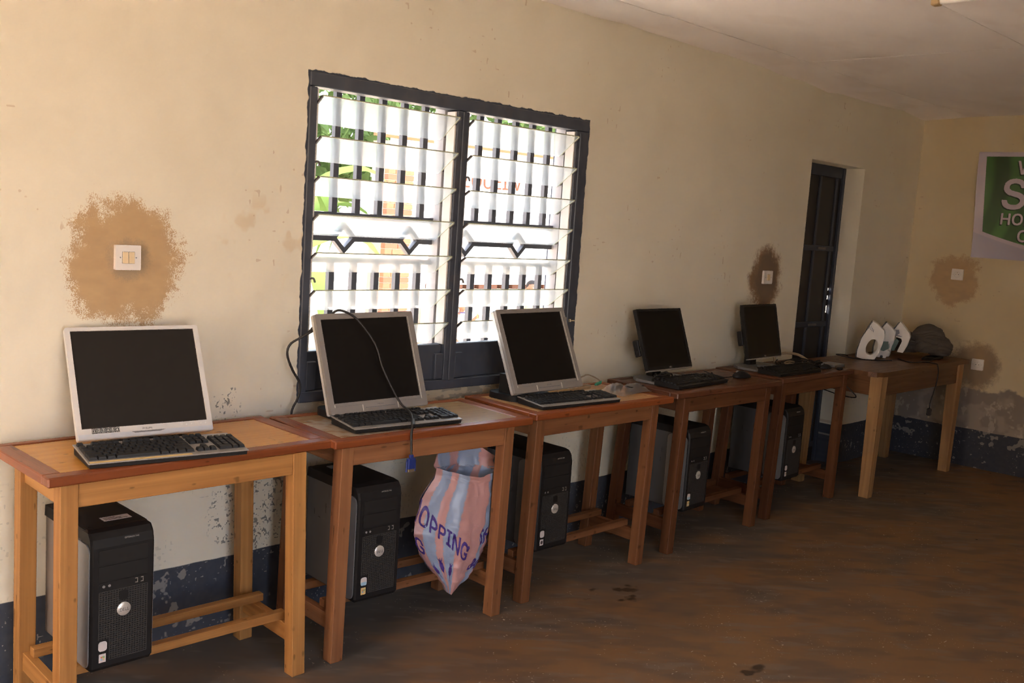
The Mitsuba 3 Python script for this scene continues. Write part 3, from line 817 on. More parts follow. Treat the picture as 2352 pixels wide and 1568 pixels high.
# ================================================================== COMPUTER TOWERS
def tower(x, y, yaw, w, d, h, label, side, sticker, top_label=None):
    t = thing('computer_tower', label, 'computer')
    z = 0.1835
    B = tr(x, y, z) @ rotz(R_(yaw))
    obj('case', cbox(0.004, w - 0.004, 0.055, d, 0.006, h - 0.004, 0.004), side, t, B)
    obj('top_cover', hull([(q, yy, zz) for q in (0.001, w - 0.001) for yy, zz in ((0.05, h - 0.035), (d, h - 0.035), (0.05, h - 0.002), (d - 0.004, h - 0.002))] + [(q, yy, h) for q in (0.012, w - 0.012) for yy in (0.05, d - 0.01)]), 'black_matt', t, B)
    prof = [(0.0, 0.012), (0.010, 0.0), (0.07, 0.0), (0.07, h), (0.040, h - 0.0005), (0.020, h - 0.006), (0.006, h - 0.022), (0.0, h - 0.045)]
    obj('bezel', hull([(q, a, b) for q in (0.006, w - 0.006) for a, b in prof] + [(q, min(a + 0.006, 0.07), min(max(b, 0.006), h - 0.006)) for q in (0.0, w) for a, b in prof]), 'black_plastic', t, B)
    strip = rrect(0.010, 0.120, 0.008, h - 0.038, 0.024)
    for sx in (0, 1):
        s = extrude(strip, 0.005)
        s.apply_transform(np.array([[0, 0, 1, 0], [1, 0, 0, 0], [0, 1, 0, 0], [0, 0, 0, 1.0]]))
        s.apply_translation((-0.003 if sx == 0 else w - 0.002, 0, 0))
        obj('side_strip', s, 'tower_silver', t, B)
    # drive bays
    for z0, z1 in ((h - 0.095, h - 0.052), (h - 0.140, h - 0.098)):
        obj('drive_bay_cover', plate(rrect(0.020, w - 0.020, z0, z1, 0.002), 0.002, -0.0015), 'black_matt', t, B)
    obj('floppy_bay', plate(rrect(0.060, w - 0.030, h - 0.172, h - 0.147, 0.002), 0.002, -0.0015), 'black_matt', t, B)
    obj('port_panel', plate(rrect(0.022, w - 0.020, 0.232, 0.254, 0.003), 0.002, -0.0015), 'black_plastic', t, B)
    for xx in (w - 0.052, w - 0.036):
        obj('usb_port', plate(sbox(xx - 0.0035, 0.236, xx + 0.0035, 0.250).difference(sbox(xx - 0.0035, 0.238, xx + 0.0022, 0.248)), 0.001, -0.0025), 'silver_grey', t, B)
    for xx in (0.034, 0.050):
        obj('audio_jack', move(disc(0.004, 0.001, 12), tr(xx, -0.0022, 0.243)), 'letter_grey', t, B)
    bars_ = []
    gz0, gz1, gx0, gx1 = 0.030, 0.228, 0.022, w - 0.020
    for i in range(33):
        zz = gz0 + (gz1 - gz0) * i / 32
        bars_.append(trimesh.creation.box(bounds=[(gx0 if zz > 0.092 else 0.052, -0.0026, zz - 0.0011), (gx1, 0.0, zz + 0.0011)]))
    for i in range(19):
        xx = gx0 + (gx1 - gx0) * i / 18
        bars_.append(trimesh.creation.box(bounds=[(xx - 0.0013, -0.0020, gz0 if xx > 0.052 else 0.092), (xx + 0.0013, 0.0, gz1)]))
    obj('vent_grille', cat(bars_), 'grille_plastic', t, B)
    obj('button_hood', plate(rrect(w / 2 - 0.012, w / 2 + 0.012, 0.196, 0.222, 0.006), 0.003, -0.0042), 'black_plastic', t, B)
    lg = obj('round_badge', move(disc(0.0195, 0.004, 32, 0.0035), tr(w / 2 + 0.002, -0.0038, 0.168)), 'silver_bright', t, B, smooth=40)
    obj('badge_lettering', move(text('DELL', 0.0080, 0.0007, True, True), tr(w / 2 + 0.002, -0.0068, 0.164)), 'tower_silver', lg, B)
    obj('model_lettering', move(text('OPTIPLEX 745', 0.0042, 0.0006, True), tr(w * 0.52, 0.0035, h - 0.030) @ rotx(-0.35)), 'silver_grey', t, B)
    if sticker >= 1:
        obj('sticker', plate(rrect(0.022, 0.046, 0.058, 0.086, 0.008), 0.0012, -0.0012), 'sticker_white', t, B)
        s = obj('sticker', plate(sbox(0.024, 0.026, 0.043, 0.050), 0.0012, -0.0012), 'sticker_orange' if sticker == 2 else 'sticker_white', t, B)
        if sticker == 3:
            obj('print', plate(Point(0.0335, 0.038).buffer(0.007), 0.0006, -0.0018), 'sticker_ink', s, B)
        else:
            for i, c in enumerate(('sticker_red', 'sticker_green', 'sticker_blue', 'sticker_orange')):
                a, b = 0.0285 + 0.006 * (i % 2), 0.0385 - 0.006 * (i // 2)
                obj('print', plate(sbox(a, b, a + 0.005, b + 0.005), 0.0006, -0.0018), c, s, B)
        if sticker == 2:
            obj('sticker', plate(rrect(0.0225, 0.0455, 0.058, 0.070, 0.004), 0.0006, -0.0018), 'sticker_blue', t, B)
    if top_label == 'paper':
        L = obj('paper_label', trimesh.creation.box(bounds=[(0.070, 0.085, h - 0.0002), (0.150, 0.120, h + 0.0008)]), 'sticker_white', t, B, label='white paper label on the black top')
        for k in range(3):
            obj('print_line', trimesh.creation.box(bounds=[(0.076, 0.091 + 0.009 * k, h + 0.0008), (0.140 - 0.015 * k, 0.0945 + 0.009 * k, h + 0.0011)]), 'sticker_ink', L, B)
    obj('rear_latch', cbox(0.05, 0.115, d - 0.075, d - 0.045, h - 0.001, h + 0.0025, 0.001), 'letter_grey', t, B)
    # scratches on the near side panel
    sc = [cbox(0.0032, 0.0042, yy, yy + dyy, zz, zz + dz, 0.0001) for yy, zz, dyy, dz in ((0.20, 0.26, 0.002, 0.035), (0.27, 0.24, 0.002, 0.02), (0.235, 0.235, 0.012, 0.002), (0.155, 0.215, 0.002, 0.02), (0.15, 0.26, 0.002, 0.025))]
    obj('side_scratches', cat(sc), 'grille_plastic', t, B)
    return t


tower(1.045, -0.428, 0.5, 0.178, 0.335, 0.398, 'black desktop tower with a paper label on top, under the nearest desk', 'tower_side_tan', 1, 'paper')
tower(1.915, -0.446, -1.7, 0.178, 0.325, 0.401, 'black desktop tower under the second desk, left of the woven bag', 'tower_side', 2)
tower(2.797, -0.442, -0.4, 0.190, 0.345, 0.400, 'black desktop tower under the third desk, right of the woven bag', 'tower_side', 3)
tower(3.800, -0.450, 2.0, 0.192, 0.345, 0.400, 'black desktop tower with a grey side under the fourth desk', 'tower_side', 2)
tower(4.768, -0.412, 1.2, 0.192, 0.340, 0.402, 'black desktop tower under the fifth desk, nearest the dark door', 'tower_side', 1)

# ================================================================== THINGS ON AND ROUND THE DESKS
t = thing('monitor_cable', 'black monitor cable draped over the second monitor, its blue plug hanging off the desk', 'cable')
back_end = [(1.9000, -0.046, 0.700), (1.9000, -0.046, 0.768), (1.917, -0.058, 0.8235), (1.9185, -0.060, 0.8705), (1.888, -0.060, 0.919), (1.864, -0.060, 0.975), (1.871, -0.065, 1.013), (1.905, -0.085, 1.040), (1.945, -0.110, 1.070), (1.985, -0.105, 1.09)]
front_end = [(1.99, -0.105, 1.10), (2.006, -0.130, 1.1325), (2.0310, -0.150, 1.1350), (2.0791, -0.167, 1.1045), (2.1350, -0.202, 1.0205), (2.1526, -0.2365, 0.930), (2.1950, -0.280, 0.8231), (2.195, -0.335, 0.799), (2.155, -0.40, 0.799), (2.095, -0.485, 0.790), (2.075, -0.503, 0.762), (2.0725, -0.510, 0.712), (2.0725, -0.512, 0.688)]
obj('cord', tube(back_end + front_end[1:], 0.0042, 8, 8), 'cable_black', t, smooth=True)
obj('ferrite', tube([(2.115, -0.459, 0.797), (2.087, -0.496, 0.783)], 0.0075, 10, 4), 'cable_black', t, smooth=True)
pl = obj('plug_body', cat([cbox(2.0570, 2.0885, -0.5195, -0.5045, 0.643, 0.680, 0.003), cbox(2.0655, 2.0795, -0.5175, -0.5065, 0.679, 0.692, 0.002)]), 'vga_blue', t, label='blue video plug')
obj('plug_shell', cbox(2.0590, 2.0865, -0.5175, -0.5065, 0.632, 0.644, 0.002), 'plug_metal', pl)
for xx in (2.0545, 2.0910):
    obj('thumb_screw', tube([(xx, -0.512, 0.634), (xx, -0.512, 0.671)], 0.0030, 8, 0), 'vga_blue', pl)

t = thing('mouse_cable', 'beige cable with a green round plug behind the third keyboard', 'cable')
obj('cord', tube([(3.02, -0.10, HD + 0.006), (3.20, -0.10, 0.785), (3.30, -0.12, 0.792), (3.377, -0.12, 0.806), (3.421, -0.12, 0.8135), (3.469, -0.128, 0.798), (3.498, -0.138, 0.780)], 0.0032, 8, 8), 'cable_beige', t, smooth=True)
obj('plug', tube([(3.498, -0.138, 0.781), (3.487, -0.142, 0.775), (3.462, -0.146, 0.772), (3.448, -0.148, 0.770)], [0.004] * 6 + [0.0075] * 12 + [0.0055] * 7, 10, 8), 'ps2_green', t, smooth=True, label='green round plug')
obj('cord_coil', cat([tube([(3.33 + 0.06 * math.cos(a) , -0.16 + 0.03 * math.sin(a), HD + 0.006 + 0.004 * k) for a in np.linspace(0, 6.28, 14)], 0.0028, 6, 3) for k in range(3)]), 'cable_beige', t, smooth=True)

# clear bag with small dark things inside
def film(cx, cy, lx, ly, bumps, yaw):
    n, m_ = 44, 30
    X, Y = np.meshgrid(np.linspace(-lx / 2, lx / 2, n), np.linspace(-ly / 2, ly / 2, m_), indexing='ij')
    Z = np.zeros_like(X)
    for bx, by, rx, ry, hz in bumps:
        Z = np.maximum(Z, hz * np.exp(-np.abs((X - bx) / rx) ** 3 - np.abs((Y - by) / ry) ** 3))
    rim = np.clip(np.minimum(lx / 2 - np.abs(X), ly / 2 - np.abs(Y)) / 0.02, 0, 1)
    Z = 0.002 + Z * 1.0 + rim * 0.010 * np.abs(meshkit.fbm(np.stack([X * 40, Y * 40, X * 0], -1), 4, 3) - 0.5) * 2
    v = np.stack([X, Y, Z], -1).reshape(-1, 3)
    f = [q for i in range(n - 1) for j in range(m_ - 1) for q in (((i * m_ + j), (i + 1) * m_ + j, (i + 1) * m_ + j + 1), ((i * m_ + j), (i + 1) * m_ + j + 1, i * m_ + j + 1))]
    return move(trimesh.Trimesh(v, np.array(f), process=False), tr(cx, cy, HD) @ rotz(yaw))


obj('plastic_bag', film(3.475, -0.300, 0.235, 0.135, [(-0.045, 0.015, 0.052, 0.044, 0.036), (0.042, -0.018, 0.070, 0.040, 0.033)], 0.05), 'clear_film', smooth=True, label='small crumpled clear plastic bag lying right of the third keyboard', cat='plastic bag')
ang = np.linspace(0, 2 * math.pi * 3, 60)
obj('cable_coil', tube([(3.428 + 0.030 * math.cos(a), -0.287 + 0.020 * math.sin(a), HD + 0.006 + 0.0075 * a / 6.28) for a in ang], 0.0038, 6, 0), 'cable_black', smooth=True, label='small coil of dark cable in the left half of the clear bag', cat='cable')
obj('bagged_adapter', soft_extrude(rrect(3.468, 3.568, -0.340, -0.300, 0.014), 0.026, 0.009).apply_translation((0, 0, HD + 0.003)), 'black_matt', label='long dark accessory in the right half of the clear bag', cat='accessory')


def mouse(x, y, yaw, label, s=1.0):
    t = thing('mouse', label, 'mouse')
    m = trimesh.creation.icosphere(3)
    v = m.vertices.copy()
    v[:, 2] = np.where(v[:, 2] < 0, v[:, 2] * 0.12, v[:, 2])
    v = v * (0.031, 0.056, 0.034) * np.array([s, s, s])
    v[:, 0] *= 1 - 0.15 * np.cos(v[:, 1] / 0.056 * 1.5)
    v[:, 2] *= 1 - 0.25 * np.clip(-v[:, 1] / 0.056, 0, 1)
    m.vertices = v
    M = tr(x, y, HD + 0.005) @ rotz(R_(yaw))
    obj('shell', m, 'black_plastic', t, M, smooth=True)
    obj('wheel', trimesh.creation.cylinder(0.008, 0.006, sections=16).apply_transform(roty(math.pi / 2)), 'letter_grey', t, M @ tr(0, 0.030 * s, 0.027 * s))
    return t, M


t, M = mouse(4.437, -0.305, 70, 'black mouse right of the keyboard on the fourth desk')
obj('cord', tube([(4.390, -0.290, HD + 0.008), (4.33, -0.262, HD + 0.004), (4.30, -0.235, HD + 0.010), (4.315, -0.20, HD + 0.022), (4.36, -0.17, HD + 0.006), (4.42, -0.08, HD + 0.004)], 0.0022, 6, 6), 'cable_black', t, smooth=True)
t, M = mouse(5.292, -0.330, 60, 'small black mouse at the right end of the fifth desk keyboard', 0.72)

# heap of cables before the fourth monitor, and on the fifth desk
def heap(cx, cy, rx, ry, n, r, bsdf, seed, hz=0.03):
    g = np.random.default_rng(seed)
    ms = []
    for k in range(n):
        ph, k2 = g.uniform(0, 6.28), g.uniform(0.5, 1.0)
        a = np.linspace(0, g.uniform(5, 9), 18) + ph
        z = HD + r + np.abs(np.sin(a * 1.3 + ph)) * hz * g.uniform(0.3, 1)
        ms.append(tube(np.stack([cx + rx * k2 * np.cos(a) + g.uniform(-0.2, 0.2) * rx, cy + ry * k2 * np.sin(a), z], 1), r, 6, 4))
    return cat(ms)


obj('cable_bundle', heap(3.885, -0.205, 0.085, 0.030, 7, 0.0045, 'cable_black', 3, 0.045), 'cable_black', smooth=True, label='bundle of black cable in front of the stand of the fourth monitor', cat='cable')
obj('loose_cord', tube([(3.99, -0.25, HD + 0.004), (4.07, -0.235, HD + 0.005), (4.16, -0.20, HD + 0.004), (4.19, -0.13, HD + 0.004), (4.10, -0.10, HD + 0.004)], 0.003, 6, 6), 'cable_black', smooth=True, label='thin dark cord looped on the fourth desk right of the cable bundle', cat='cord')
obj('cable_bundle', heap(5.16, -0.19, 0.17, 0.075, 7, 0.0036, 'cable_black', 8, 0.035), 'cable_black', smooth=True, label='tangle of black cables behind the keyboard on the fifth desk', cat='cable')
obj('cable_bundle', heap(5.13, -0.20, 0.15, 0.06, 3, 0.0034, 'cable_beige', 5, 0.025), 'cable_beige', smooth=True, label='beige leads mixed into the cable tangle on the fifth desk', cat='cable')
obj('cable_bundle', heap(5.32, -0.235, 0.10, 0.06, 6, 0.0036, 'cable_black', 21, 0.028), 'cable_black', smooth=True, label='black cables between the tangle and the flat device on the fifth desk', cat='cable')
obj('beige_cable', tube([(5.05, -0.14, 0.785), (5.12, -0.10, 0.815), (5.22, -0.11, 0.825), (5.33, -0.13, 0.812), (5.40, -0.16, 0.778), (5.38, -0.20, 0.765)], 0.008, 8, 6), 'cable_beige', smooth=True, label='thick beige cable arched above the tangle on the fifth desk', cat='cable')
obj('power_plug', cbox(5.27, 5.34, -0.155, -0.125, HD, HD + 0.032, 0.008), 'black_plastic', label='black power plug under the arched beige cable', cat='plug')
obj('flat_box', cbox(5.40, 5.525, -0.335, -0.235, HD, HD + 0.017, 0.003), 'tower_silver', label='thin dark flat device at the right corner of the fifth desk', cat='device')
obj('small_adapter', cbox(5.335, 5.375, -0.40, -0.375, HD, HD + 0.014, 0.004), 'black_plastic', label='tiny black adapter on the front edge of the fifth desk', cat='adapter')

# ------------------------------------------------------------------ woven shopping bag hung under the second desk
def lerp_rows(rows, n):
    rows = np.array(rows, float)
    t0 = np.linspace(0, 1, len(rows))
    return np.stack([np.interp(np.linspace(0, 1, n), t0, rows[:, k]) for k in range(rows.shape[1])], 1)


# rows from the rim down: left x, left z, ridge x, ridge z, right x, right z
bag_rows = [(2.302, 0.585, 2.472, 0.538, 2.612, 0.550), (2.292, 0.550, 2.460, 0.515, 2.599, 0.510), (2.236, 0.478, 2.448, 0.448, 2.597, 0.424), (2.212, 0.401, 2.430, 0.376, 2.592, 0.340), (2.209, 0.353, 2.421, 0.328, 2.580, 0.288),
            (2.238, 0.285, 2.407, 0.264, 2.556, 0.224), (2.279, 0.227, 2.398, 0.214, 2.525, 0.180), (2.332, 0.168, 2.387, 0.164, 2.482, 0.136), (2.368, 0.130, 2.384, 0.130, 2.440, 0.112), (2.385, 0.098, 2.392, 0.092, 2.414, 0.090)]
NR, NA = 70, 96
rowi = lerp_rows(bag_rows, NR)


def bag_point(s, a):
    """s: 0 rim .. 1 tip, a in [0,1): 0 left corner, .25 ridge facing the room, .5 right corner, .75 back"""
    s, a = np.asarray(s, float), np.asarray(a, float) % 1.0
    q = np.stack([np.interp(s, np.linspace(0, 1, NR), rowi[:, k]) for k in range(6)], -1)
    Lp = np.stack([q[..., 0], np.full(s.shape, -0.385), q[..., 1]], -1)
    Rp = np.stack([q[..., 4], np.full(s.shape, -0.385), q[..., 5]], -1)
    fat = np.sin(np.pi * np.clip(0.16 + 0.84 * s, 0, 1)) ** 0.8
    Gp = np.stack([q[..., 2], -0.405 - 0.050 * fat, q[..., 3]], -1)
    Bp = (Lp + Rp) / 2 + np.stack([0 * s, 0.03 + 0.05 * fat, 0 * s], -1)
    k = (a * 4).astype(int); f = a * 4 - k
    P = np.stack([Lp, Gp, Rp, Bp])
    idx = np.indices(s.shape)
    A, Bq = P[(k % 4, *idx)], P[((k + 1) % 4, *idx)]
    out = A + (Bq - A) * f[..., None]
    bulge = np.sin(np.pi * f) * 0.020 * fat * np.where(k < 2, 1.0, 0.7)
    nrm = np.where((k == 0)[..., None], np.array([-0.55, -0.83, 0]), np.where((k == 1)[..., None], np.array([0.60, -0.80, 0]), np.array([0, 1.0, 0])))
    out = out + nrm * bulge[..., None]
    wr = meshkit.fbm(np.stack([a * 22, s * 5 + a * 3, a * 0], -1), 4, 2) - 0.5
    wr2 = meshkit.fbm(np.stack([a * 9, s * 22, a * 0 + 5], -1), 3, 4) - 0.5
    out = out + nrm * (0.034 * wr * (1 - 0.45 * s) + 0.018 * wr2)[..., None] * np.clip(fat * 1.6, 0.2, 1)[..., None]
    return out


S, A = np.meshgrid(np.linspace(0, 1, NR), np.arange(NA + 1) / NA, indexing='ij')
V = bag_point(S, A - 1e-9 * (A == 1))
f = []
for i in range(NR - 1):
    for j in range(NA):
        q = (i * (NA + 1) + j, i * (NA + 1) + j + 1, (i + 1) * (NA + 1) + j + 1, (i + 1) * (NA + 1) + j)
        f += [(q[0], q[2], q[1]), (q[0], q[3], q[2])]


def bag_fn(p, n, uv):
    a = uv.y + (noise(uv.x * 8, uv.y * 30) - 0.5) * 0.006 + (noise(uv.x * 170, dr.floor(uv.y * 14)) - 0.5) * 0.006
    blue = mi.Float(0)
    for c0, w0 in ((-0.03, 0.02), (0.062, 0.026), (0.158, 0.031), (0.372, 0.028), (0.465, 0.024), (0.56, 0.035), (0.68, 0.045), (0.80, 0.03), (0.90, 0.045), (0.97, 0.02)):
        blue = dr.maximum(blue, 1 - smoothstep(w0 - 0.002, w0 + 0.002, dr.abs(a - c0)))
    c = mix((0.50, 0.215, 0.195), (0.17, 0.29, 0.47), blue)
    mid = band(uv.x, 0.0, 0.10, 0.02)
    weave = 0.5 + 0.5 * dr.sin(uv.x * 900) * dr.sin(uv.y * 1500)
    return mix(c, (0.60, 0.52, 0.55), 0.16 + 0.20 * weave) * (0.92 + 0.16 * fbm(uv.x * 20, uv.y * 40, 1.0))


mat('woven_plastic', mikit.proc(bag_fn), 0.36, 0.0, 0.5)
mat('bag_ink', (0.060, 0.035, 0.22), 0.45)
t = thing('shopping_bag', 'pink and blue striped woven plastic shopping bag hanging under the second desk', 'bag')
UV = np.stack([S, A], -1).reshape(-1, 2)
obj('body', (V.reshape(-1, 3), np.array(f)), 'woven_plastic', t, uv=UV, smooth=True)
# the taller back panel that stands up behind the open rim
rimL, rimR = bag_point(np.array([0.0]), np.array([0.0]))[0], bag_point(np.array([0.0]), np.array([0.5]))[0]
nb, nh = 40, 14
Vb, UVb = [], []
for i in range(nb + 1):
    s = i / nb
    base = bag_point(np.array([0.02]), np.array([1.0 - 0.5 * s - 1e-6]))[0]
    topz = np.interp(s, [0, 0.12, 0.38, 0.60, 1.0], [0.605, 0.688, 0.690, 0.662, 0.592])
    topx = np.interp(s, [0, 0.12, 0.38, 0.60, 1.0], [2.300, 2.338, 2.420, 2.490, 2.602])
    topy = -0.375 + 0.02 * math.sin(math.pi * s)
    for j in range(nh + 1):
        q = j / nh
        p_ = base * (1 - q) + np.array([topx, topy, topz]) * q
        p_[1] += 0.012 * math.sin(q * 3.1) + 0.010 * (float(meshkit.fbm(np.array([s * 14, q * 4, 3.0]), 3, 6)) - 0.5)
        Vb.append(p_); UVb.append((0.05 + 0.1 * (1 - q), 0.127 + 0.22 * (s - 0.5)))
fb = [q for i in range(nb) for j in range(nh) for q in ((i * (nh + 1) + j, (i + 1) * (nh + 1) + j, (i + 1) * (nh + 1) + j + 1), (i * (nh + 1) + j, (i + 1) * (nh + 1) + j + 1, i * (nh + 1) + j + 1))]
obj('back_flap', (np.array(Vb), np.array(fb)), 'woven_plastic', t, uv=np.array(UVb), smooth=True)


def wrap(mesh2d, place):
    """drawing in the xy plane (metres) laid on the bag: place maps xy to (s, a)"""
    m = mesh2d.subdivide_to_size(0.008)
    v = m.vertices
    s, a = place(v[:, 0], v[:, 1])
    p0 = bag_point(s, a)
    e = 1e-3
    n = np.cross(bag_point(s, a + e) - p0, bag_point(s + e, a) - p0)
    n /= np.linalg.norm(n, axis=1, keepdims=True) + 1e-12
    n *= np.where((n[:, 1] > 0)[:, None], -1, 1)
    return trimesh.Trimesh(p0 + n * (0.0012 + v[:, 2:3]), m.faces, process=False)


def bag_text(s_, h, a0, s0, slope, squeeze=1.0):
    m = meshkit.text_mesh(s_, h, 0.0004, True)
    return wrap(m, lambda x, y: (np.clip(s0 + slope * x - y / 0.50, 0.01, 0.97), a0 + x * squeeze))


obj('lettering', bag_text('SHOPPING', 0.055, -0.080, 0.24, 0.95, 0.84), 'bag_ink', t, label='purple SHOPPING lettering')
obj('lettering', bag_text('BAG', 0.050, -0.075, 0.47, 0.8, 0.75), 'bag_ink', t)
obj('lettering', bag_text('SHOP', 0.056, 0.335, 0.50, -0.10, 0.9), 'bag_ink', t)
obj('lettering', bag_text('BAG', 0.048, 0.315, 0.70, -0.12, 0.9), 'bag_ink', t)


def flower(a0, s0, r, ang):
    body = affinity.rotate(affinity.scale(Point(0, 0).buffer(r, quad_segs=8), 0.75, 1.15), ang, origin=(0, 0))
    crown = [affinity.rotate(Polygon([(-r * 0.25, r * 0.8), (r * 0.25, r * 0.8), (k * r * 0.8, r * 2.0)]), ang, origin=(0, 0)) for k in (-1, 0, 1)]
    stem = affinity.rotate(sbox(-r * 0.10, -r * 3.0, r * 0.10, -r * 0.9), ang, origin=(0, 0))
    m = cat([extrude(g, 0.0004) for g in (body, *crown, stem)])
    return wrap(m, lambda x, y: (np.clip(s0 - y / 0.50, 0.01, 0.97), a0 + x * 0.9))


for a0, s0, r, ang in ((0.105, 0.665, 0.020, 6), (0.160, 0.700, 0.018, -18), (0.055, 0.70, 0.015, 25)):
    obj('fruit_print', flower(a0, s0, r, ang), 'bag_ink', t)

# ================================================================== TABLE IN THE CORNER: irons, cloth, cords
IK = 0.000325


def iron_frame(x, y, yaw): return tr(x, y, HD + 0.001) @ rotz(R_(yaw)) @ rotz(-math.pi / 2)


def iron(x, y, yaw, label, kind):
    """stands on its heel; drawing axes: right = towards the room, up = up; thickness along the wall"""
    t = thing('clothes_iron', label, 'iron')
    M = iron_frame(x, y, yaw)
    P = lambda pts: Polygon([((a - 400) * IK, (905 - b) * IK) for a, b in pts])
    if kind == 0:
        body = P([(475, 160), (560, 205), (690, 320), (705, 420), (690, 560), (640, 760), (560, 905), (380, 900), (250, 875), (250, 760), (300, 520), (370, 350)])
        hole = affinity.rotate(affinity.scale(Point((505 - 400) * IK, (905 - 660) * IK).buffer(1.0, quad_segs=10), 100 * IK, 165 * IK), -16)
        inner = affinity.rotate(affinity.scale(Point((505 - 400) * IK, (905 - 660) * IK).buffer(1.0, quad_segs=10), 100 * IK, 165 * IK), -16)
        m = soft_extrude(body.buffer(0.004).difference(hole), 0.090, 0.030, 7)
        obj('body', move(m, M @ FRONT @ tr(0, 0, -0.045)), 'white_plastic', t)
        obj('sole_plate', move(extrude(P([(440, 160), (478, 150), (300, 500), (245, 760), (245, 890), (215, 880), (225, 740), (300, 480)]), 0.100), M @ FRONT @ tr(0, 0, -0.050)), 'sole_dark', t)
        obj('cord_guard', move(cbox(0.03, 0.055, -0.02, 0.02, 0.002, 0.02, 0.004), M), 'sole_dark', t)
        for k in range(4):
            obj('print_line', move(cbox(0.006 + 0.009 * k, 0.0095 + 0.009 * k, -0.0462, -0.0448, 0.195 - 0.006 * k, 0.225 - 0.010 * k, 0.0004), M), 'iron_grey', t)
    elif kind == 1:
        body = P([(420, 190), (500, 260), (600, 370), (590, 520), (520, 560), (450, 720), (530, 760), (470, 890), (250, 880), (240, 700), (290, 420), (350, 290)])
        m = soft_extrude(body.buffer(0.003), 0.090, 0.028, 6)
        obj('body', move(m, M @ FRONT @ tr(0, 0, -0.045)), 'white_plastic', t)
        obj('water_tank', move(soft_extrude(P([(330, 560), (500, 560), (520, 700), (430, 760), (320, 740)]), 0.094, 0.01, 4), M @ FRONT @ tr(0, 0, -0.047)), 'iron_teal', t)
        obj('sole_plate', move(extrude(P([(395, 185), (430, 180), (280, 420), (235, 700), (240, 885), (212, 880), (210, 690), (260, 400)]), 0.098), M @ FRONT @ tr(0, 0, -0.049)), 'sole_dark', t)
        for cx, cz in ((365, 400), (350, 520)):
            obj('green_button', move(disc(38 * IK, 0.006, 16, 0.002), M @ tr((cx - 400) * IK, -0.049, (905 - cz) * IK)), 'iron_green', t)
        obj('foot_wheel', move(disc(26 * IK, 0.006, 16, 0.001), M @ tr((400 - 400) * IK, -0.049, (905 - 870) * IK)), 'sole_dark', t)
    else:
        body = P([(455, 185), (520, 250), (640, 390), (660, 470), (620, 640), (560, 780), (470, 770), (540, 560), (520, 500), (400, 470), (330, 700), (300, 890), (180, 880), (230, 640), (330, 400), (390, 280)])
        m = soft_extrude(body.buffer(0.004), 0.085, 0.022, 6)
        obj('body', move(m, M @ FRONT @ tr(0, 0, -0.042)), 'white_plastic', t)
        obj('sole_plate', move(extrude(P([(420, 190), (452, 180), (320, 400), (225, 640), (175, 885), (150, 880), (200, 620), (300, 380)]), 0.095), M @ FRONT @ tr(0, 0, -0.047)), 'sole_dark', t)
        obj('spray_lever', move(soft_extrude(P([(360, 350), (450, 330), (470, 400), (430, 440), (520, 460), (520, 475), (410, 465), (360, 560), (330, 540)]), 0.090, 0.008, 3), M @ FRONT @ tr(0, 0, -0.045)), 'iron_grey', t)
        obj('tank', move(soft_extrude(P([(330, 600), (420, 520), (470, 560), (400, 770), (310, 780)]), 0.060, 0.01, 3), M @ FRONT @ tr(0, 0, -0.03)), 'iron_teal', t)
    return t


iron(6.085, -0.195, 23, 'white clothes iron with an oval handle opening, standing nearest on the corner table', 0)
iron(6.265, -0.225, 21, 'white clothes iron with green buttons, middle of the three', 1)
iron(6.405, -0.245, 19, 'white clothes iron with a grey spray lever, next to the dark cloth bundle', 2)


def lump(center, rad, seed, folds=0.16):
    m = trimesh.creation.icosphere(5)
    v = m.vertices.copy()
    n1 = meshkit.fbm(v * np.array([1.1, 1.1, 1.6]) + seed, 2, seed)
    q = v @ np.array([[0.5, 0.3, 1.0]]).T[:, 0] * 3.2 + 2.2 * meshkit.fbm(v * 1.3 + seed + 9, 2, seed + 1)
    crease = np.exp(-((q - np.round(q)) / 0.16) ** 2)
    v = v * (1 + 0.34 * (n1 - 0.5) - 0.5 * folds * crease)[:, None]
    v[:, 2] = np.maximum(v[:, 2], -0.62)
    m.vertices = v * np.array(rad) + np.array(center)
    return m


t = thing('cloth_bundle', 'dark brown bundle of folded cloth on the corner table right of the irons', 'cloth')
obj('main_lump', lump((6.70, -0.335, HD + 0.105), (0.120, 0.115, 0.112), 3, 0.10), 'dark_cloth', t, smooth=True)
obj('lower_lump', lump((6.745, -0.405, HD + 0.070), (0.10, 0.078, 0.080), 6, 0.09), 'dark_cloth', t, smooth=True)
obj('rear_lump', lump((6.63, -0.215, HD + 0.078), (0.10, 0.10, 0.086), 8, 0.09), 'dark_cloth', t, smooth=True)

obj('iron_cord', tube([(6.04, -0.10, HD + 0.004), (5.95, -0.12, HD + 0.02), (5.88, -0.10, HD + 0.022), (5.97, -0.20, HD + 0.004), (6.07, -0.30, HD + 0.004), (6.16, -0.34, HD + 0.004)], 0.0036, 6, 6), 'cable_black', smooth=True, label='black cord looped on the table left of the first iron', cat='cord')
obj('iron_cord', tube([(6.30, -0.32, HD + 0.004), (6.22, -0.42, HD + 0.004), (6.26, -0.46, HD + 0.004), (6.42, -0.47, HD + 0.004), (6.56, -0.44, HD + 0.004), (6.60, -0.40, HD + 0.004)], 0.0036, 6, 6), 'cable_black', smooth=True, label='black cord curving along the table front below the irons', cat='cord')
obj('cable_bundle', heap(6.62, -0.42, 0.14, 0.035, 5, 0.0045, 'cable_black', 12, 0.014), 'cable_black', smooth=True, label='black cords lying under the dark cloth bundle', cat='cable')
t = thing('hanging_cord', 'thin black power cord hanging down in front of the corner table', 'cord')
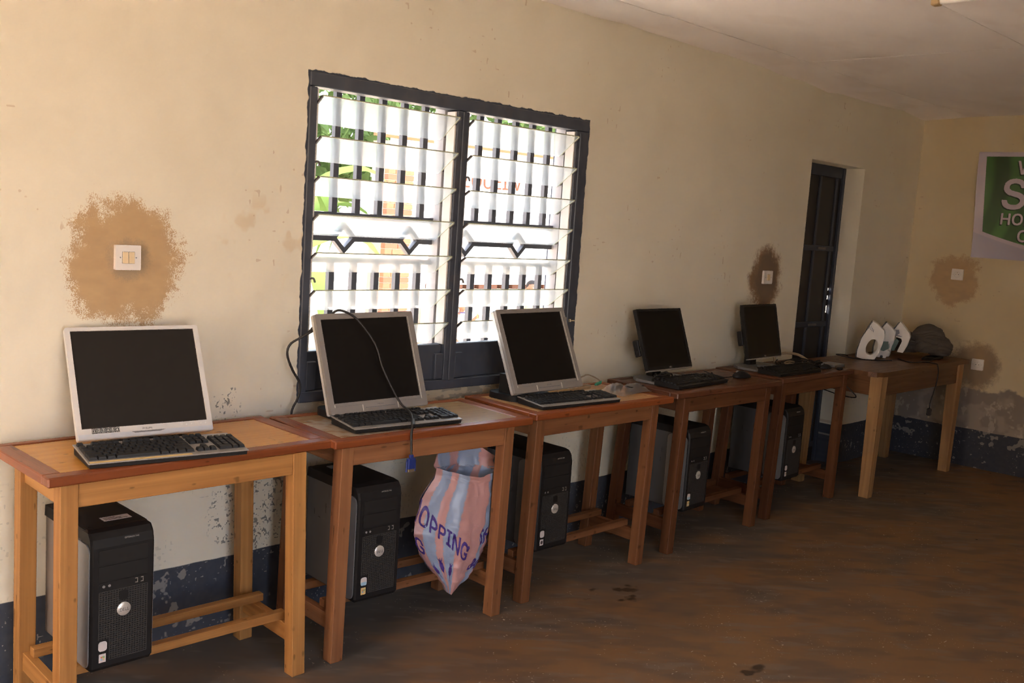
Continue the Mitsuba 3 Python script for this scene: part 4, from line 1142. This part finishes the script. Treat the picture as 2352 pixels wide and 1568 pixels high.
obj('cord', tube([(6.36, -0.47, HD + 0.004), (6.34, -0.54, HD + 0.005), (6.335, -0.563, 0.755), (6.352, -0.566, 0.695), (6.332, -0.566, 0.611), (6.285, -0.566, 0.531), (6.279, -0.566, 0.480)], 0.0034, 6, 8), 'cable_black', t, smooth=True)
obj('plug', cbox(6.264, 6.294, -0.578, -0.553, 0.436, 0.482, 0.005), 'sole_dark', t)
for dx in (-0.006, 0.006):
    obj('pin', tube([(6.279 + dx, -0.566, 0.438), (6.279 + dx, -0.566, 0.421)], 0.0022, 6, 0), 'plug_metal', t)
obj('slack_cord', tube([(5.62, -0.10, 0.60), (5.55, -0.30, 0.585), (5.47, -0.45, 0.60), (5.44, -0.40, 0.66), (5.43, -0.30, 0.74)], 0.0034, 6, 6), 'cable_black', smooth=True, label='short black cord sagging below the left end of the corner table', cat='cord')

# ================================================================== WALL FITTINGS
def switch(cx, cz, w_, h_, label, rockers):
    t = thing('light_switch', label, 'light switch')
    M = tr(cx, 0, cz)
    obj('cover_plate', move(soft_extrude(rrect(-w_ / 2, w_ / 2, -h_ / 2, h_ / 2, 0.003), 0.014, 0.003, 3), M @ FRONT), 'plate_white', t)
    q = 0.0195 if rockers == 2 else 0.015
    obj('rocker_surround', move(plate(sbox(-q, -0.0185, q, 0.0185), 0.001, -0.0146), M), 'letter_grey', t)
    for i in range(rockers):
        a, b = -q + 0.001 + i * q, -q + 0.001 + i * q + (q if rockers == 2 else 2 * q) - 0.002
        obj('rocker', move(hull([(x, y, z) for x in (a, b) for y, z in ((-0.0145, -0.0175), (-0.0185, -0.0175), (-0.0165, 0.0), (-0.0155, 0.0175), (-0.0145, 0.0175))]), M), 'rocker_cream', t)
    for s in (-1, 1):
        obj('screw', move(disc(0.0022, 0.001, 12), M @ tr(s * w_ * 0.31, -0.0147, 0)), 'letter_grey', t)
    return t


switch(1.3135, 1.2995, 0.080, 0.077, 'white double light switch with cream rockers on the big ochre patch', 2)
switch(5.104, 1.262, 0.094, 0.077, 'white single light switch on the brown patch left of the door', 1)


def socket(y, z, label):
    t = thing('wall_socket', label, 'socket')
    x = XR + 0.0 - 0.0405 * (y) * 1.0 - 0.013 + 0.0
    M = tr(x, y, z) @ rotz(TH) @ rotz(-math.pi / 2)
    obj('cover_plate', move(soft_extrude(rrect(-0.039, 0.039, -0.038, 0.038, 0.004), 0.014, 0.003, 3), M @ FRONT), 'plate_white', t)
    obj('recess_ring', move(plate(Point(0, 0).buffer(0.021).difference(Point(0, 0).buffer(0.0185)), 0.0015, -0.0145), M), 'silver_light', t)
    for a, b in ((-0.0095, 0), (0.0095, 0)):
        obj('pin_hole', move(disc(0.0030, 0.0012, 12), M @ tr(a, -0.0142, b)), 'dark_hole', t)
    obj('earth_pin', move(disc(0.0026, 0.003, 12, 0.001), M @ tr(0, -0.0152, 0.012)), 'plug_metal', t)
    for s in (-1, 1):
        obj('screw', move(disc(0.0020, 0.001, 12), M @ tr(s * 0.028, -0.0142, 0)), 'letter_grey', t)
    return t


socket(-0.350, 1.324, 'white wall socket on the ochre patch below the banner')
socket(-0.555, 0.719, 'white wall socket right of the corner table')

# banner on the right wall
def banner_fn(p, n, uv):
    """printed vinyl: uv in metres from the upper left corner, right and down"""
    a, b = uv.x, uv.y
    low = 0.535 + 0.34 * (a - 0.055) - 0.20 * dr.maximum(a - 0.055, 0) * dr.maximum(a - 0.055, 0)
    green = smoothstep(0.052, 0.055, a - 0.02 * (b - 0.3)) * smoothstep(0.029, 0.031, b) * (1 - smoothstep(low - 0.002, low + 0.002, b))
    fl = 0.5 + 0.5 * dr.sin((a * 14 + b * b * 9 - b * 3.0) * 2.4)
    g = mix((0.016, 0.055, 0.015), (0.050, 0.19, 0.028), smoothstep(0.25, 0.95, fl) * 0.6 + 0.4 * smoothstep(0.15, 0.6, b))
    pale = mix((0.50, 0.44, 0.52), (0.38, 0.36, 0.46), smoothstep(low + 0.02, low + 0.03, b) * 0.8)
    return mix(pale, g, green)


mat('banner_print', mikit.proc(banner_fn), 0.33, 0.0, 0.5)
mat('banner_letter', (0.53, 0.46, 0.54), 0.35)
mat('banner_shadow', (0.012, 0.030, 0.012), 0.5)
t = thing('banner', 'green and lilac printed vinyl banner with white letters on the right wall', 'banner')
BM = tr(XR - 0.013 + 0.0405 * 0.40 - 0.004, -0.402, 2.165) @ rotz(TH) @ rotz(-math.pi / 2)   # local x runs along the wall into the room, -y off the wall
nx, nz = 60, 40
Xb, Zb = np.meshgrid(np.linspace(0, 1.5, nx), np.linspace(0, 0.715, nz), indexing='ij')
curl = -0.022 * np.exp(-Xb / 0.03) * (0.6 + 0.4 * np.sin(Zb * 9)) - 0.004 * np.sin(Xb * 9 + Zb * 4) - 0.007
vb = np.stack([Xb + 0.026 * (Zb / 0.7) , curl, -Zb], -1).reshape(-1, 3)
fb = [q for i in range(nx - 1) for j in range(nz - 1) for q in ((i * nz + j, i * nz + j + 1, (i + 1) * nz + j + 1), (i * nz + j, (i + 1) * nz + j + 1, (i + 1) * nz + j))]
N_ = len(vb)
rim = [i * nz for i in range(nx)] + [(nx - 1) * nz + j for j in range(1, nz)] + [i * nz + nz - 1 for i in range(nx - 2, -1, -1)] + [j for j in range(nz - 2, 0, -1)]
fb += [(b + N_, a + N_, c + N_) for a, b, c in fb] + [q for a, b in zip(rim, rim[1:] + rim[:1]) for q in ((a, b, b + N_), (a, b + N_, a + N_))]
vb2 = np.vstack([vb, vb + (0, 0.001, 0)])
obj('sheet', move(trimesh.Trimesh(vb2, np.array(fb), process=False), BM), 'banner_print', t, uv=np.tile(np.stack([Xb, Zb], -1).reshape(-1, 2), (2, 1)), smooth=True)
for s_, hgt, a, b in (('W', 0.085, 0.245, 0.145), ('SE', 0.190, 0.150, 0.372), ('HOPE', 0.072, 0.160, 0.480), ('C', 0.075, 0.275, 0.590)):
    obj('lettering', move(text(s_, hgt, 0.002, True), BM @ tr(a + 0.026 * b / 0.7, -0.0125, -b)), 'banner_letter', t)
    obj('letter_shadow', move(text(s_, hgt, 0.001, True), BM @ tr(a + 0.026 * b / 0.7 - 0.006, -0.0115, -b - 0.007)), 'banner_shadow', t)

# fluorescent batten on the ceiling (switched off)
t = thing('fluorescent_lamp', 'white fluorescent tube fitting on the ceiling at the upper right corner', 'lamp')
obj('housing', cbox(3.495, 3.545, -2.70, -1.475, 2.370, 2.408, 0.004), 'lamp_white', t)
obj('tube', tube([(3.52, -2.67, 2.350), (3.52, -1.50, 2.350)], 0.013, 14, 0), 'lamp_white', t, smooth=40)
for y0, y1 in ((-1.505, -1.475), (-2.70, -2.67)):
    obj('lamp_holder', cbox(3.503, 3.537, y0, y1, 2.334, 2.372, 0.004), 'lamp_end', t)

# ================================================================== OUTSIDE
def ground_fn(p, n, uv):
    c = mix((0.46, 0.36, 0.27), (0.54, 0.44, 0.34), fbm(p.x * 0.7, p.y * 0.7, 2.0))
    return mix(c, (0.30, 0.19, 0.12), 0.5 * smoothstep(0.55, 0.7, fbm(p.x * 5, p.y * 5, 4.0)))


scene['ground_mat'] = {'type': 'twosided', 'bsdf': diffuse_rough(mikit.proc(ground_fn))}
gx, gy = np.linspace(-40, 60, 61), np.linspace(-40, 60, 101)
GX, GY = np.meshgrid(gx, gy, indexing='ij')
GZ = -0.15 - 0.55 * np.clip((GY - 1.0) / 4.0, 0, 1) + 0.02 * (meshkit.fbm(np.stack([GX, GY, GX * 0], -1), 3, 2) - 0.5)
ng = len(gy)
fg = [q for i in range(len(gx) - 1) for j in range(ng - 1) for q in ((i * ng + j, (i + 1) * ng + j, (i + 1) * ng + j + 1), (i * ng + j, (i + 1) * ng + j + 1, i * ng + j + 1))]
struct('ground', trimesh.Trimesh(np.stack([GX, GY, GZ], -1).reshape(-1, 3), np.array(fg), process=False), 'ground_mat')
GB = -0.70

mat('facade_white', (0.80, 0.78, 0.74), 0.9)
mat('facade_letter', (0.16, 0.055, 0.025), 0.8)
mat('brick_red', (0.45, 0.145, 0.075), 0.85)
mat('brick_red_dark', (0.36, 0.11, 0.06), 0.85)
mat('mortar', (0.42, 0.33, 0.26), 0.9)
mat('parapet_cream', (0.70, 0.56, 0.40), 0.9)
mat('parapet_dark', (0.12, 0.055, 0.035), 0.8)
mat('fascia_orange', (0.26, 0.10, 0.04), 0.8)
b = thing('building', 'white painted building with brown lettering and a brick pillar seen through the window', 'building')
obj('facade', trimesh.creation.box(bounds=[(8.95, 8.32, GB), (17.0, 8.6, 2.60)]), 'facade_white', b)
obj('fascia', trimesh.creation.box(bounds=[(8.2, 7.95, 2.505), (17.2, 8.0, 2.54)]), 'fascia_orange', b)
obj('roof', hull([(x, y, z) for x in (8.2, 17.2) for y, z in ((7.95, 2.54), (7.95, 2.58), (12.0, 2.98), (12.0, 3.02))]), 'roof_metal', b)
obj('wall_lettering', move(text('\u03a3OUEI V', 0.235, 0.01, False), tr(10.10, 8.318, 1.935) @ roty(-0.02)), 'facade_letter', b, label='brown painted lettering')
pl = obj('pillar_core', trimesh.creation.box(bounds=[(8.50, 8.02, GB), (8.94, 8.40, 2.47)]), 'mortar', b)
nb_ = 0
for r in range(40):
    z0 = GB + 0.08 * r
    if z0 + 0.07 > 2.46: break
    for k in range(2):
        xa = 8.49 + (0.0 if r % 2 else -0.10) + 0.235 * k
        x0_, x1_ = max(8.49, xa), min(8.95, xa + 0.225 + (0.11 if (k == 1 and r % 2 == 0) else 0.0))
        obj('brick', cbox(x0_, x1_, 8.005, 8.10, z0, z0 + 0.069, 0.004), 'brick_red' if (r * 7 + k * 3) % 3 else 'brick_red_dark', pl)
w_ = thing('low_wall', 'low cream wall with a dark capping before the white building', 'wall')
obj('body', trimesh.creation.box(bounds=[(9.2, 7.85, GB), (15.5, 8.0, 0.42)]), 'parapet_cream', w_)
obj('capping', cbox(9.2, 15.5, 7.80, 8.05, 0.49, 0.54, 0.01), 'facade_white', w_)
for i in range(26):
    obj('spacer_block', cbox(9.25 + 0.24 * i, 9.40 + 0.24 * i, 7.87, 7.99, 0.42, 0.49, 0.004), 'parapet_dark', w_)

# unseen clay wall, added left of the doorway to bounce warm sunlight indoors
mat('added_clay_wall', (0.60, 0.46, 0.33), 0.9)
n_ = thing('added_clay_wall', 'added unseen clay wall outside the left doorway that warms the light', 'wall')
obj('body', trimesh.creation.box(bounds=[(-5.0, -7.0, -0.2), (-4.6, 4.0, 3.4)]), 'added_clay_wall', n_)
obj('coping', cbox(-5.06, -4.54, -7.0, 4.0, 3.4, 3.48, 0.01), 'facade_white', n_)

# plants
scene['leaf_green'] = {'type': 'principledthin', 'base_color': {'type': 'rgb', 'value': [0.105, 0.165, 0.045]}, 'roughness': 0.45, 'diff_trans': 0.9, 'spec_trans': 0.0}
scene['leaf_dark'] = {'type': 'principledthin', 'base_color': {'type': 'rgb', 'value': [0.115, 0.175, 0.060]}, 'roughness': 0.5, 'diff_trans': 0.7, 'spec_trans': 0.0}
mat('banana_stem', (0.24, 0.25, 0.10), 0.7)
mat('bark', (0.20, 0.14, 0.10), 0.9)


def leaf_blade(L, wd, bend, n=10):
    v = []
    for i in range(n + 1):
        s = i / n
        y, z = L * s * math.cos(bend * s), L * (0.55 * s - 0.75 * bend * s * s)
        hw = wd * math.sin(math.pi * min(0.04 + s, 1.0) ** 0.75) * 0.5
        v += [(-hw, y, z + 0.25 * hw), (0, y, z), (hw, y, z + 0.25 * hw)]
    f = []
    for i in range(n):
        for k in (0, 1):
            a = i * 3 + k
            f += [(a, a + 1, a + 4), (a, a + 4, a + 3)]
    return trimesh.Trimesh(np.array(v), np.array(f), process=False)


blades = [mikit.ply(leaf_blade(1.9, 0.48, 0.9), 'leaf_green', smooth=True), mikit.ply(leaf_blade(1.6, 0.42, 1.3), 'leaf_green', smooth=True)]


def banana(x, y, hgt, label, seed, n=9):
    g = np.random.default_rng(seed)
    t = thing('banana_plant', label, 'plant')
    obj('trunk', tube([(x, y, GB), (x + 0.05, y, GB + hgt * 0.5), (x, y + 0.05, GB + hgt)], 0.11, 10, 5), 'banana_stem', t, smooth=True)
    for i in range(n):
        put('leaf', blades[i % 2], t, tr(x, y, GB + hgt * g.uniform(0.82, 1.0)) @ rotz(6.283 * i / n + g.uniform(-0.3, 0.3)) @ rotx(g.uniform(-0.15, 0.5)))


banana(6.0, 6.6, 2.5, 'banana plant at the left edge of the window view', 1)
banana(7.25, 8.6, 2.2, 'banana plant beside the brick pillar outside', 2)
banana(4.35, 4.4, 1.5, 'low banana plant nearest the window', 4, 7)


def foliage(c, r, n, size, seed):
    g = np.random.default_rng(seed)
    d = g.normal(size=(n, 3)); d /= np.linalg.norm(d, axis=1, keepdims=True)
    P = np.array(c) + d * np.array(r) * (g.uniform(0.45, 1.0, (n, 1)) ** 0.5)
    a = g.normal(size=(n, 3)); a /= np.linalg.norm(a, axis=1, keepdims=True)
    b_ = np.cross(a, g.normal(size=(n, 3))); b_ /= np.linalg.norm(b_, axis=1, keepdims=True)
    s = size * g.uniform(0.6, 1.3, (n, 1))
    V = np.stack([P - a * s, P + b_ * s * 0.45, P + a * s, P - b_ * s * 0.45], 1).reshape(-1, 3)
    i = np.arange(n)[:, None] * 4
    return trimesh.Trimesh(V, np.vstack([i + [0, 1, 2], i + [0, 2, 3]]), process=False)


def tree(x, y, hz, r, label, seed, n=1500, m='leaf_dark', size=0.16):
    t = thing('tree', label, 'tree')
    obj('trunk', tube([(x, y, GB), (x + 0.1, y, GB + hz * 0.5), (x, y + 0.1, GB + hz)], 0.12, 8, 4), 'bark', t, smooth=True)
    obj('foliage', foliage((x, y, GB + hz + r[2] * 0.35), r, n, size, seed), m, t, kind='stuff')


tree(10.6, 15.0, 3.4, (3.4, 1.8, 2.6), 'leafy tree rising behind the banana plants', 11, 4200, size=0.2)
tree(17.6, 16.0, 3.4, (3.6, 1.8, 2.6), 'leafy tree above the roof of the white building', 12, 4200, size=0.2)
tree(6.6, 11.0, 0.9, (1.9, 1.0, 1.9), 'bright green bush behind the banana plants', 13, 3800, 'leaf_green', 0.13)


# people outside, in the yard before the low wall
def body_mesh(J, bones, pitch=0.02):
    sph = lambda p, r: m3.Manifold.sphere(r, 20).translate(tuple(map(float, p)))
    ms = [m3.Manifold.batch_hull([sph(*J[a]), sph(*J[b])]) for a, b in bones]
    m = m3.Manifold.batch_boolean(ms, m3.OpType.Add).refine_to_length(pitch)
    q = m.to_mesh()
    tm = trimesh.Trimesh(q.vert_properties[:, :3], q.tri_verts, process=True)
    trimesh.smoothing.filter_taubin(tm, iterations=8)
    return tm


mat('skin_brown', (0.23, 0.105, 0.060), 0.5)
mat('hair_black', (0.015, 0.012, 0.011), 0.7)
mat('dress_white', (0.74, 0.70, 0.66), 0.8)
mat('dress_trim', (0.06, 0.05, 0.14), 0.7)
mat('dress_olive', (0.38, 0.37, 0.20), 0.8)
mat('snack_yellow', (0.66, 0.48, 0.12), 0.6)


def child(x, y, yaw, hgt, label, dress, raised):
    """standing figure, local +x to its left, faces local -y"""
    t = thing('person', label, 'person')
    k = hgt / 1.30
    M = tr(x, y, GB) @ rotz(R_(yaw)) @ np.diag([k, k, k, 1.0])
    J = dict(pelvis=((0, 0, 0.68), 0.095), chest=((0, 0, 0.93), 0.105), neck0=((0, 0, 1.03), 0.045), neck=((0, -0.005, 1.09), 0.040), head=((0, -0.012, 1.185), 0.086), jaw=((0, -0.045, 1.125), 0.048), crown=((0, 0.012, 1.215), 0.082), nose=((0, -0.100, 1.165), 0.012))
    bones = [('pelvis', 'chest'), ('chest', 'neck0'), ('neck0', 'neck'), ('neck', 'head'), ('head', 'jaw'), ('head', 'crown'), ('head', 'nose')]
    for s, n in ((-1, 'r'), (1, 'l')):
        J.update({f'sh{n}': ((s * 0.135, 0, 0.985), 0.045), f'hip{n}': ((s * 0.07, 0, 0.64), 0.078), f'kn{n}': ((s * 0.075, -0.01, 0.36), 0.052), f'an{n}': ((s * 0.075, 0.01, 0.065), 0.034), f'toe{n}': ((s * 0.085, -0.12, 0.03), 0.028), f'ear{n}': ((s * 0.088, 0.0, 1.17), 0.016)})
        if raised and s == 1:
            J.update({f'el{n}': ((0.21, -0.04, 0.80), 0.034), f'wr{n}': ((0.20, -0.19, 0.945), 0.025), f'pa{n}': ((0.195, -0.235, 0.985), 0.024)})
        else:
            J.update({f'el{n}': ((s * 0.185, 0.02, 0.77), 0.034), f'wr{n}': ((s * 0.19, -0.03, 0.58), 0.025), f'pa{n}': ((s * 0.188, -0.04, 0.535), 0.023)})
        bones += [('chest', f'sh{n}'), ('neck0', f'sh{n}'), (f'sh{n}', f'el{n}'), (f'el{n}', f'wr{n}'), (f'wr{n}', f'pa{n}'), ('pelvis', f'hip{n}'), (f'hip{n}', f'kn{n}'), (f'kn{n}', f'an{n}'), (f'an{n}', f'toe{n}'), ('head', f'ear{n}')]
        px, py, pz = J[f'pa{n}'][0]
        up_ = raised and s == 1
        for i in range(4):
            o = -0.024 + 0.016 * i
            b0 = (px, py - o * (0 if up_ else 1) - (0.0 if up_ else 0), pz + (o if up_ else -0.015))
            b1 = (px - s * 0.004, (py - 0.035 if up_ else py - o), (pz + o if up_ else pz - 0.055 + 0.004 * abs(i - 1)))
            b2 = (px - s * 0.030, (py - 0.040 if up_ else py - o - 0.004), (pz + o if up_ else pz - 0.080 + 0.005 * abs(i - 1)))
            J.update({f'f{n}{i}a': (b0, 0.011), f'f{n}{i}b': (b1, 0.0095), f'f{n}{i}c': (b2, 0.008)})
            bones += [(f'f{n}{i}a', f'f{n}{i}b'), (f'f{n}{i}b', f'f{n}{i}c')]
        J.update({f'th{n}a': ((px - s * 0.005, py - 0.02, pz + 0.01), 0.011), f'th{n}b': ((px - s * 0.034, py - 0.034, pz + (0.03 if up_ else -0.03)), 0.009)})
        bones += [(f'th{n}a', f'th{n}b')]
    obj('body', move(body_mesh(J, bones, 0.016), M), 'skin_brown', t, smooth=True)
    cap = trimesh.creation.icosphere(3)
    cv = cap.vertices * np.array([0.094, 0.098, 0.094])
    cv = cv * (1 + 0.06 * (meshkit.fbm(cv * 60, 3, 3)[:, None] - 0.5))
    cap.vertices = np.where(((cv[:, 1] < -0.03) & (cv[:, 2] < 0.035))[:, None], cv * 0.86, cv) + (0, 0.014, 1.205)
    obj('hair', move(cap, M), 'hair_black', t, smooth=True)
    for s in (-1, 1):
        obj('eye', move(trimesh.creation.icosphere(2, 0.010).apply_translation((s * 0.032, -0.084, 1.182)), M), 'dress_white', t)
    obj('mouth', move(cbox(-0.02, 0.02, -0.094, -0.085, 1.118, 1.126, 0.003), M), 'dress_trim', t)
    # dress: lathe-like shell round trunk and legs
    prof = [(0.30, 0.205), (0.45, 0.18), (0.62, 0.140), (0.72, 0.122), (0.82, 0.126), (0.92, 0.134), (0.985, 0.150), (1.025, 0.095), (1.045, 0.060)]
    n = 40
    V, Fc = [], []
    for i, (z, r) in enumerate(prof):
        for j in range(n):
            a = 2 * math.pi * j / n
            fold = 1 + (0.07 * math.sin(a * 9) * max(0, (0.72 - z) / 0.42))
            V.append((r * fold * math.cos(a) * 1.12, r * fold * math.sin(a) * 0.92, z))
    for i in range(len(prof) - 1):
        for j in range(n):
            q = (i * n + j, i * n + (j + 1) % n, (i + 1) * n + (j + 1) % n, (i + 1) * n + j)
            Fc += [(q[0], q[1], q[2]), (q[0], q[2], q[3])]
    dr_ = obj('dress', move(trimesh.Trimesh(np.array(V), np.array(Fc), process=False), M), dress, t, smooth=True)
    for s, nme in ((-1, 'r'), (1, 'l')):
        a, e = np.array(J[f'sh{nme}'][0]), np.array(J[f'el{nme}'][0])
        obj('sleeve', move(tube([a + (a - e) * 0.15, a + (e - a) * 0.3, a + (e - a) * 0.55], [0.058] * 5 + [0.064] * 4, 12, 4), M), dress, dr_, smooth=True)
    if dress == 'dress_white':
        ringp = [(0.073 * math.cos(a), 0.062 * math.sin(a), 1.042) for a in np.linspace(0, 2 * math.pi, 24)]
        obj('collar', move(tube(ringp, 0.013, 6, 0), M), 'dress_trim', dr_, smooth=True)
    if raised:
        p = np.array(J['pal'][0])
        obj('snack', move(tube([p + (-0.018, -0.012, -0.03), p + (-0.018, -0.016, 0.055)], 0.013, 8, 4), M), 'snack_yellow', smooth=True, label='small yellow snack held in a raised fist outside the window', cat='food')


child(9.50, 7.45, 20, 1.02, 'person in a white dress with a dark collar standing in the yard outside', 'dress_white', True)
child(11.00, 7.50, -15, 1.29, 'person in an olive dress standing before the low wall outside', 'dress_olive', False)
